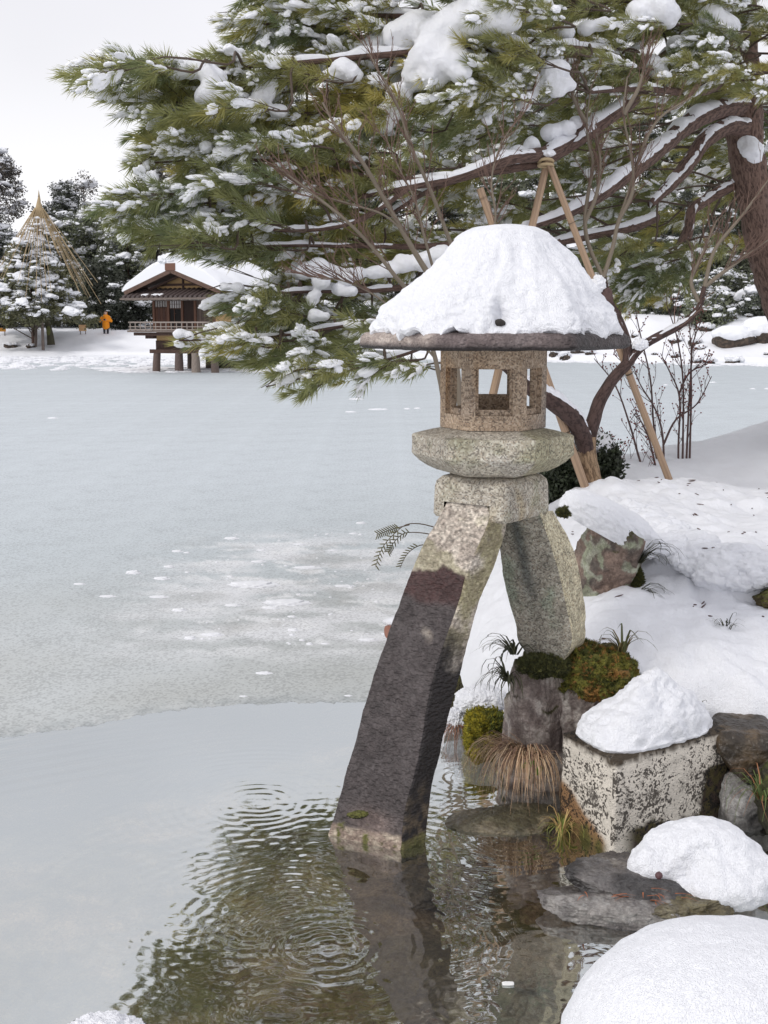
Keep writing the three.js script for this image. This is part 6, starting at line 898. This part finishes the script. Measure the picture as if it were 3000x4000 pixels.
// ---------------------------------------------------------------- the tea house over the water
{
  const D = 62, o = G(727, 1452).setZ(-D), t = thing('tea_house', 'small wooden tea house on stilts over the pond with thick snow on its roof', 'tea house', V((727 - 1500) / F * D, 0, -D));
  t.rotation.y = -0.44; const Y = (py) => A(1500, py, D).y, k = 1 / Math.cos(0.44), X = (px) => (px - 727) / F * D * k * 1.0;
  const w2 = 1.9, dp = 5.2, fl = Y(1292), top = Y(1166), bw = Y(1366);
  const wall = part('wall', merge([box(0.12, top - fl, dp, -w2 + 0.06, (top + fl) / 2, -dp / 2), box(0.12, top - fl, dp, w2 - 0.06, (top + fl) / 2, -dp / 2), box(2 * w2, top - fl, 0.12, 0, (top + fl) / 2, -dp + 0.06), box(2 * w2 - 0.24, 0.3, 0.1, 0, top - 0.15, -0.07)]), M.ochre, t, { label: 'ochre plaster walls' });
  part('lower_wall', box(2 * w2 - 0.1, fl - bw - 0.45, dp - 0.3, 0, (fl + bw) / 2 + 0.2, -dp / 2), M.ochre, t); part('skirt_panel', box(2 * w2 - 0.04, 0.46, dp - 0.24, 0, bw + 0.23, -dp / 2), M.darkWood, t);
  part('floor', box(2 * w2 - 0.3, 0.1, dp - 0.3, 0, fl - 0.05, -dp / 2), M.darkWood, t);
  for (const px of [604, 666, 724, 778, 853]) part('post', box(0.12, top - fl + 0.1, 0.14, X(px), (top + fl) / 2, 0.0), std({ map: woodMap, color: C(0.19, 0.10, 0.07) }), t);
  for (const z of [-1.7, -3.4, -5.1]) part('post', box(0.13, top - fl, 0.12, w2 + 0.01, (top + fl) / 2, z), M.darkWood, t);
  part('lintel', box(2 * w2 + 0.1, 0.13, 0.15, 0, top - 0.05, 0.012), M.darkWood, t); part('sill', box(2 * w2 + 0.1, 0.12, 0.17, 0, fl + 0.02, 0.01), M.darkWood, t);
  // four bays of the front
  const bay = (a, b, name, mat, y0, y1, z = -0.03) => part(name, box(X(b) - X(a), y1 - y0, 0.05, (X(a) + X(b)) / 2, (y0 + y1) / 2, z), mat, t);  // dark panels across the open bays, coloured as the shade indoors
  const boards = (a, b, y0, y1, mat, n) => { for (let i = 0; i < n; i++) { const xa = lerp(X(a), X(b), i / n), xb = lerp(X(a), X(b), (i + 1) / n); part('plank', box(xb - xa - 0.012, y1 - y0, 0.035 + 0.008 * (i % 2), (xa + xb) / 2, (y0 + y1) / 2, -0.02), mat[i % mat.length], t); } };
  const brn = [std({ map: woodMap, color: C(0.13, 0.065, 0.045) }), std({ map: woodMap, color: C(0.10, 0.052, 0.04) })], gry = [std({ map: woodMap, color: C(0.13, 0.10, 0.09) }), std({ map: woodMap, color: C(0.17, 0.13, 0.115) })];
  const win = (a, b, y0, y1, nx, ny, m) => { const f = part('window', merge([box(X(b) - X(a), 0.04, 0.06, (X(a) + X(b)) / 2, y0, 0.005), box(X(b) - X(a), 0.04, 0.06, (X(a) + X(b)) / 2, y1, 0.005)]), M.darkWood, t); const p = part('pane', box(X(b) - X(a) - 0.02, y1 - y0, 0.02, (X(a) + X(b)) / 2, (y0 + y1) / 2, -0.02), m, f); for (let i = 1; i < nx; i++) part('glazing_bar', box(0.025, y1 - y0, 0.025, lerp(X(a), X(b), i / nx), (y0 + y1) / 2, 0.004), M.darkWood, f); for (let j = 1; j < ny; j++) part('glazing_bar', box(X(b) - X(a), 0.02, 0.02, (X(a) + X(b)) / 2, lerp(y0, y1, j / ny), 0.003), M.greyWood, f); };
  win(608, 661, Y(1200), Y(1171), 5, 7, std({ color: C(0.62, 0.60, 0.58) })); boards(608, 661, fl, Y(1202), brn, 5);
  win(671, 720, Y(1205), Y(1171), 5, 2, std({ color: C(0.60, 0.57, 0.56) })); bay(671, 720, 'dark_opening', M.dark, fl, Y(1207)); part('glazing_bar', box(0.04, Y(1207) - fl, 0.04, X(690), (fl + Y(1207)) / 2, 0.004), brn[0], t); part('glazing_bar', box(0.04, 0.04, 0.04, X(695), Y(1225), 0.004), brn[0], t);
  bay(729, 774, 'dark_opening', std({ map: woodMap, color: C(0.045, 0.026, 0.022) }), fl, Y(1171)); boards(782, 849, fl, Y(1171), gry, 7);
  // veranda and railing
  part('deck', box(2 * w2 + 1.3, 0.09, 1.0, -0.35, fl - 0.03, 0.45), M.greyWood, t); part('deck_beam', box(2 * w2 + 1.0, 0.16, 0.16, -0.2, fl - 0.17, 0.72), M.darkWood, t); part('bracket', box(0.5, 0.22, 0.3, -w2 + 0.1, fl - 0.3, 0.4), M.darkWood, t);
  const gw = std({ map: woodMap, color: C(0.34, 0.30, 0.28) }), rT = Y(1259), xl = -w2 - 0.95, xr = w2 + 0.25;
  part('top_rail', box(xr - xl, 0.07, 0.08, (xl + xr) / 2, rT, 0.86), gw, t); part('mid_rail', box(xr - xl, 0.045, 0.05, (xl + xr) / 2, lerp(rT, fl, 0.52), 0.86), gw, t); part('low_rail', box(xr - xl, 0.06, 0.06, (xl + xr) / 2, fl + 0.06, 0.86), gw, t);
  for (let i = 0; i <= 15; i++) part('baluster', box(0.045, rT - fl, 0.045, lerp(xl + 0.1, xr - 0.05, i / 15), (rT + fl) / 2, 0.862), gw, t);
  part('top_rail', box(0.07, 0.07, 1.0, xl + 0.1, rT + 0.003, 0.4), gw, t);
  // beams and stilts
  part('beam', box(2 * w2 + 0.5, 0.2, 0.26, 0, bw - 0.10, -0.05), M.darkWood, t); part('beam', box(2 * w2 + 0.3, 0.2, 0.26, 0, bw - 0.103, -dp + 0.4), M.darkWood, t); for (const x of [-w2 + 0.2, 0, w2 - 0.2]) part('beam', box(0.22, 0.16, dp, x, bw - 0.1, -dp / 2), M.darkWood, t);
  const stilt = (x, z, c, lean, r) => part('stilt', tube([V(x + lean, -0.6, z), V(x + lean * 0.5, 0.5, z), V(x, bw - 0.16, z)], [r * 1.1, r, r * 0.92], 10, 4, 0.06), std({ map: woodMap, color: C(...c) }), t);
  for (const [px, z, c, l, r] of [[607, -0.1, [0.15, 0.11, 0.10], -0.12, 0.2], [700, -0.1, [0.14, 0.105, 0.10], -0.04, 0.22], [773, 0.0, [0.30, 0.26, 0.235], 0.02, 0.22], [846, -0.1, [0.14, 0.11, 0.1], 0.05, 0.2]]) stilt(X(px), z, c, l, r);
  for (const x of [-1.4, -0.2, 0.9, 1.7]) stilt(x, -2.6, [0.10, 0.08, 0.07], 0, 0.19); for (const x of [-1.5, -0.3, 1.0, 1.8]) stilt(x, -dp + 0.4, [0.09, 0.07, 0.06], 0, 0.19);
  // pent roof of barrel tiles over the veranda
  const pe = 1.25, pT = Y(1132), pB = Y(1163), pent = part('pent_roof', merge([new THREE.BoxGeometry(2 * w2 + 2.2, 0.07, Math.hypot(pe, pT - pB)).rotateX(Math.atan2(pT - pB, pe)).translate(0, (pT + pB) / 2 - 0.05, pe / 2), box(2 * w2 + 2.3, 0.09, 0.09, 0, pB - 0.07, pe)]), M.greyWood, t);
  const tg = new THREE.CylinderGeometry(0.085, 0.10, Math.hypot(pe, pT - pB) * 0.36, 9, 1).rotateX(Math.PI / 2 + Math.atan2(pT - pB, pe));
  for (let i = 0; i < 20; i++) for (let j = 0; j < 3; j++) { const m = part('tile', tg, M.tile, pent); m.position.set(lerp(-w2 - 0.9, w2 + 0.9, i / 19), lerp(pB, pT, (j + 0.4) / 3) + 0.03, lerp(pe, 0, (j + 0.4) / 3)); }
  for (let i = 0; i < 12; i++) part('rafter', box(0.075, 0.085, 1.2, lerp(-w2 - 0.85, w2 + 0.85, i / 11), pB - 0.10, 0.62), std({ color: C(0.42, 0.37, 0.33) }), pent);
  for (const [px, w] of [[622, 0.4], [668, 0.5], [690, 0.25]]) part('snow', blob({ r: [w * 0.7, 0.08, 0.22], amp: 0.05, detail: 10, s: px }).translate(X(px), pB + 0.12, pe - 0.25), M.snowFar, pent);
  // gable, barge boards, roof planes, snow
  const hw = 2.95, ap = Y(1058), ev = Y(1142), zf = 0.95, zb = -dp - 0.8, sl = Math.atan2(ap - ev, hw), sL = Math.hypot(hw, ap - ev);
  const tri = new THREE.Shape([new THREE.Vector2(-w2 + 0.02, top - 0.02), new THREE.Vector2(w2 - 0.02, top - 0.02), new THREE.Vector2(w2 - 0.02, ap - (w2) * (ap - ev) / hw - 0.12), new THREE.Vector2(0, ap - 0.14), new THREE.Vector2(-w2 + 0.02, ap - (w2) * (ap - ev) / hw - 0.12)]);
  part('gable', new THREE.ExtrudeGeometry(tri, { depth: 0.1, bevelEnabled: false }).translate(0, 0, -0.11), M.ochre, t); part('king_post', box(0.1, ap - top - 0.3, 0.08, 0.05, (ap + top) / 2 - 0.1, 0.02), M.darkWood, t); part('collar_beam', box(2.6, 0.11, 0.12, 0, Y(1112), 0.02), M.darkWood, t);
  const roof = new THREE.Group(); roof.name = 'roof'; t.add(roof);
  for (const s of [-1, 1]) {
    part('roof_slope', new THREE.BoxGeometry(sL, 0.12, zf - zb).rotateZ(-s * sl).translate(s * hw / 2, (ap + ev) / 2 + 0.02, (zf + zb) / 2), M.darkWood, roof);
    part('barge_board', new THREE.BoxGeometry(sL, 0.24, 0.09).rotateZ(-s * sl).translate(s * hw / 2, (ap + ev) / 2 - 0.02, zf + 0.048), std({ map: woodMap, color: C(0.15, 0.095, 0.075) }), roof);
    part('purlin', new THREE.BoxGeometry(sL * 0.92, 0.1, 0.08).rotateZ(-s * sl).translate(s * hw * 0.46, (ap + ev) / 2 - 0.24, 0.35), M.darkWood, roof);
    const sg = grid(40, 60, (u, v) => { const v2 = 0.5 - 0.5 * Math.cos(Math.PI * v), zz = lerp(zb - 0.1, zf + 0.10, v2), a = lerp(-0.02, 1.04, 1 - (1 - u) ** 1.6), h = 0.85 * Math.pow(Math.sin(Math.PI * clamp(lerp(0.30, 1, 1 - (1 - u) ** 1.6), 0, 1)), 0.34) * Math.pow(Math.max(0, Math.sin(Math.PI * v)), 0.16) * (1 + 0.35 * fbm(zz * 0.9, a * 2 + s, 3, 3)); const xx = s * hw * a; return V(xx, ap - (ap - ev) * a + 0.07 + h, zz); });
    const low = grid(40, 60, (u, v) => V(s * hw * lerp(-0.02, 1.04, u), ap - (ap - ev) * lerp(-0.02, 1.04, u) + 0.07, lerp(zb - 0.1, zf + 0.06, v)));
    part('snow', merge([sg, low]), M.snowFar, roof);
  }
  part('ridge_end', box(0.62, 0.36, 0.35, 0, ap + 0.16, zf - 0.05), std({ color: C(0.17, 0.085, 0.06) }), roof); part('snow', blob({ r: [0.62, 0.34, 0.5], amp: 0.12, freq: 2, fine: 0.04, detail: 18, s: 7 }).translate(0.1, ap + 0.62, zf - 0.3), M.snowFar, roof); part('snow', blob({ r: [0.34, 0.3, 0.4], amp: 0.1, freq: 2, fine: 0.04, detail: 14, s: 8 }).translate(-0.5, ap + 0.5, zf - 0.2), M.snowFar, roof);
  // dark boulders and shade under the back of the house
  const br = thing('shore_boulder', 'dark rock mass at the waterline behind the right stilts of the tea house', 'boulder', A(905, 1435, 66).setY(0)); part('stone', boxUV(paint(blob({ r: [1.6, 0.9, 1], cuts: 6, amp: 0.2, detail: 14, s: 4 }), rockColour([0.03, 0.028, 0.025], [0.07, 0.06, 0.05])), 0.3), M.stone, br);
}

// ---------------------------------------------------------------- person in the orange jacket, and small things on the far bank
{
  const D = 96, base = A(415, 1302, D), x0 = base.x, y0 = farH(x0, -D) , t = thing('person', 'person in a hooded orange jacket and dark trousers taking a picture on the far bank', 'person', V(x0, A(415, 1216, D).y - 1.75 * 1.25, -D)); t.scale.setScalar(1.25);
  const field = (res, size, centre, bones, k) => { const mc = new MarchingCubes(res, M.snow, false, false, 60000); mc.isolation = 0; const sm = (a, b) => { const h = clamp(0.5 + 0.5 * (b - a) / k, 0, 1); return lerp(b, a, h) - k * h * (1 - h); }, p = V(); for (let z = 0; z < res; z++) for (let y = 0; y < res; y++) for (let x = 0; x < res; x++) { p.set((x - res / 2) / (res / 2) * size + centre.x, (y - res / 2) / (res / 2) * size + centre.y, (z - res / 2) / (res / 2) * size + centre.z); let d = 1e3; for (const [a, b, ra, rb] of bones) { const ab = b.clone().sub(a), h = clamp(p.clone().sub(a).dot(ab) / ab.lengthSq(), 0, 1), e = p.distanceTo(a.clone().addScaledVector(ab, h)) - lerp(ra, rb, h); d = d > 100 ? e : sm(d, e); } mc.field[x + y * res + z * res * res] = -d; } mc.update(); const n = mc.count, P = new Float32Array(n * 3), N = new Float32Array(n * 3); for (let i = 0; i < n; i++) for (let c = 0; c < 3; c++) { P[i * 3 + c] = mc.positionArray[i * 3 + c] * size + [centre.x, centre.y, centre.z][c]; N[i * 3 + c] = mc.normalArray[i * 3 + c]; } const g = new THREE.BufferGeometry(); g.setAttribute('position', new THREE.BufferAttribute(P, 3)); g.setAttribute('normal', new THREE.BufferAttribute(N, 3)); return g; };
  const legs = [], B = (a, b, r, q) => [V(...a), V(...b), r, q];
  const body = [B([-0.10, 0.06, 0.04], [-0.11, 0.48, 0.03], 0.055, 0.065), B([-0.11, 0.48, 0.03], [-0.10, 0.90, 0], 0.07, 0.095), B([0.10, 0.06, 0.04], [0.11, 0.48, 0.03], 0.055, 0.065), B([0.11, 0.48, 0.03], [0.10, 0.90, 0], 0.07, 0.095), B([-0.10, 0.04, 0.03], [-0.11, 0.04, 0.17], 0.05, 0.04), B([0.10, 0.04, 0.03], [0.11, 0.04, 0.17], 0.05, 0.04), B([0, 0.88, 0], [0, 1.36, 0], 0.17, 0.19), B([0, 1.36, 0], [0, 1.52, 0.01], 0.09, 0.06), B([0, 1.60, 0.02], [0, 1.66, 0.01], 0.088, 0.092), B([0, 1.575, 0.05], [0, 1.58, 0.06], 0.06, 0.055), B([0, 1.62, 0.10], [0, 1.60, 0.112], 0.016, 0.018), B([-0.2, 1.38, 0], [-0.34, 1.14, 0.05], 0.07, 0.06), B([-0.34, 1.14, 0.05], [-0.07, 1.22, 0.27], 0.055, 0.042), B([0.2, 1.38, 0], [0.34, 1.14, 0.05], 0.07, 0.06), B([0.34, 1.14, 0.05], [0.07, 1.22, 0.27], 0.055, 0.042)];
  for (const s of [-1, 1]) for (let f = 0; f < 5; f++) body.push(B([s * 0.07, 1.24 - f * 0.018, 0.28], [s * (0.02 + 0.006 * f), 1.25 - f * 0.018, 0.32], 0.012, 0.009));
  const g = field(96, 0.95, V(0, 0.9, 0.05), body, 0.035);
  part('body', paint(g, (p) => (p.y < 0.1 ? [0.03, 0.025, 0.02] : p.y < 0.85 ? [0.035, 0.035, 0.045] : [0.5, 0.34, 0.27])), std({ vertexColors: true }), t);
  const coat = field(80, 0.62, V(0, 1.2, 0.05), [B([0, 0.80, 0], [0, 1.36, 0], 0.225, 0.215), B([0, 1.36, 0], [0, 1.47, -0.01], 0.14, 0.10), B([-0.2, 1.39, 0], [-0.35, 1.14, 0.05], 0.095, 0.085), B([-0.35, 1.14, 0.05], [-0.11, 1.21, 0.24], 0.08, 0.062), B([0.2, 1.39, 0], [0.35, 1.14, 0.05], 0.095, 0.085), B([0.35, 1.14, 0.05], [0.11, 1.21, 0.24], 0.08, 0.062)], 0.05);
  part('jacket', coat, std({ color: C(0.80, 0.27, 0.01) }), t, { label: 'bright orange jacket' });
  part('hood', field(48, 0.22, V(0, 1.60, -0.03), [B([0, 1.50, -0.05], [0, 1.66, -0.045], 0.11, 0.105)], 0.03), std({ color: C(0.72, 0.24, 0.02) }), t);
  part('hair', blob({ r: [0.085, 0.07, 0.085], detail: 8, amp: 0.008 }).translate(0, 1.71, 0.0), M.twigDark, t); for (const s of [-1, 1]) part('eye', new THREE.SphereGeometry(0.011, 6, 5).translate(s * 0.033, 1.645, 0.092), M.dark, t); part('mouth', box(0.045, 0.008, 0.01, 0, 1.565, 0.11), std({ color: C(0.25, 0.08, 0.07) }), t);
  const cam = thing('camera', 'small dark camera held in front of the orange jacket', 'camera', t.position.clone().add(V(0, 1.23, 0.335).multiplyScalar(1.25))); part('body', box(0.15, 0.10, 0.06), M.dark, cam); part('lens', new THREE.CylinderGeometry(0.035, 0.04, 0.07, 14).rotateX(Math.PI / 2).translate(0, 0, 0.065), M.dark, cam);
  const sign = (label, px, py, D2, w, h, col) => { D2 = hitFar(px, py + 22) - 0.3; const p = A(px, py, D2), g0 = farH(p.x, -D2), s = thing('notice_board', label, 'sign', V(p.x, g0 - 0.2, -D2)); part('board', box(w, h, 0.05, 0, p.y - g0 + 0.2, 0.03), std({ color: C(...col) }), s); part('post', merge([box(0.06, p.y - g0 + 0.2 + h * 0.5, 0.05, -w * 0.35, (p.y - g0 + 0.2 + h * 0.5) / 2, -0.03), box(0.06, p.y - g0 + 0.2 + h * 0.5, 0.05, w * 0.35, (p.y - g0 + 0.2 + h * 0.5) / 2, -0.03)]), M.greyWood, s); };
  sign('small pale wooden board in the snow between roped pine and person', 323, 1281, 92, 0.6, 0.5, [0.62, 0.38, 0.2]); sign('low orange brown board at the left end of the far bank', 6, 1288, 96, 0.7, 0.3, [0.5, 0.22, 0.03]);
}

renderer.render(scene, camera);
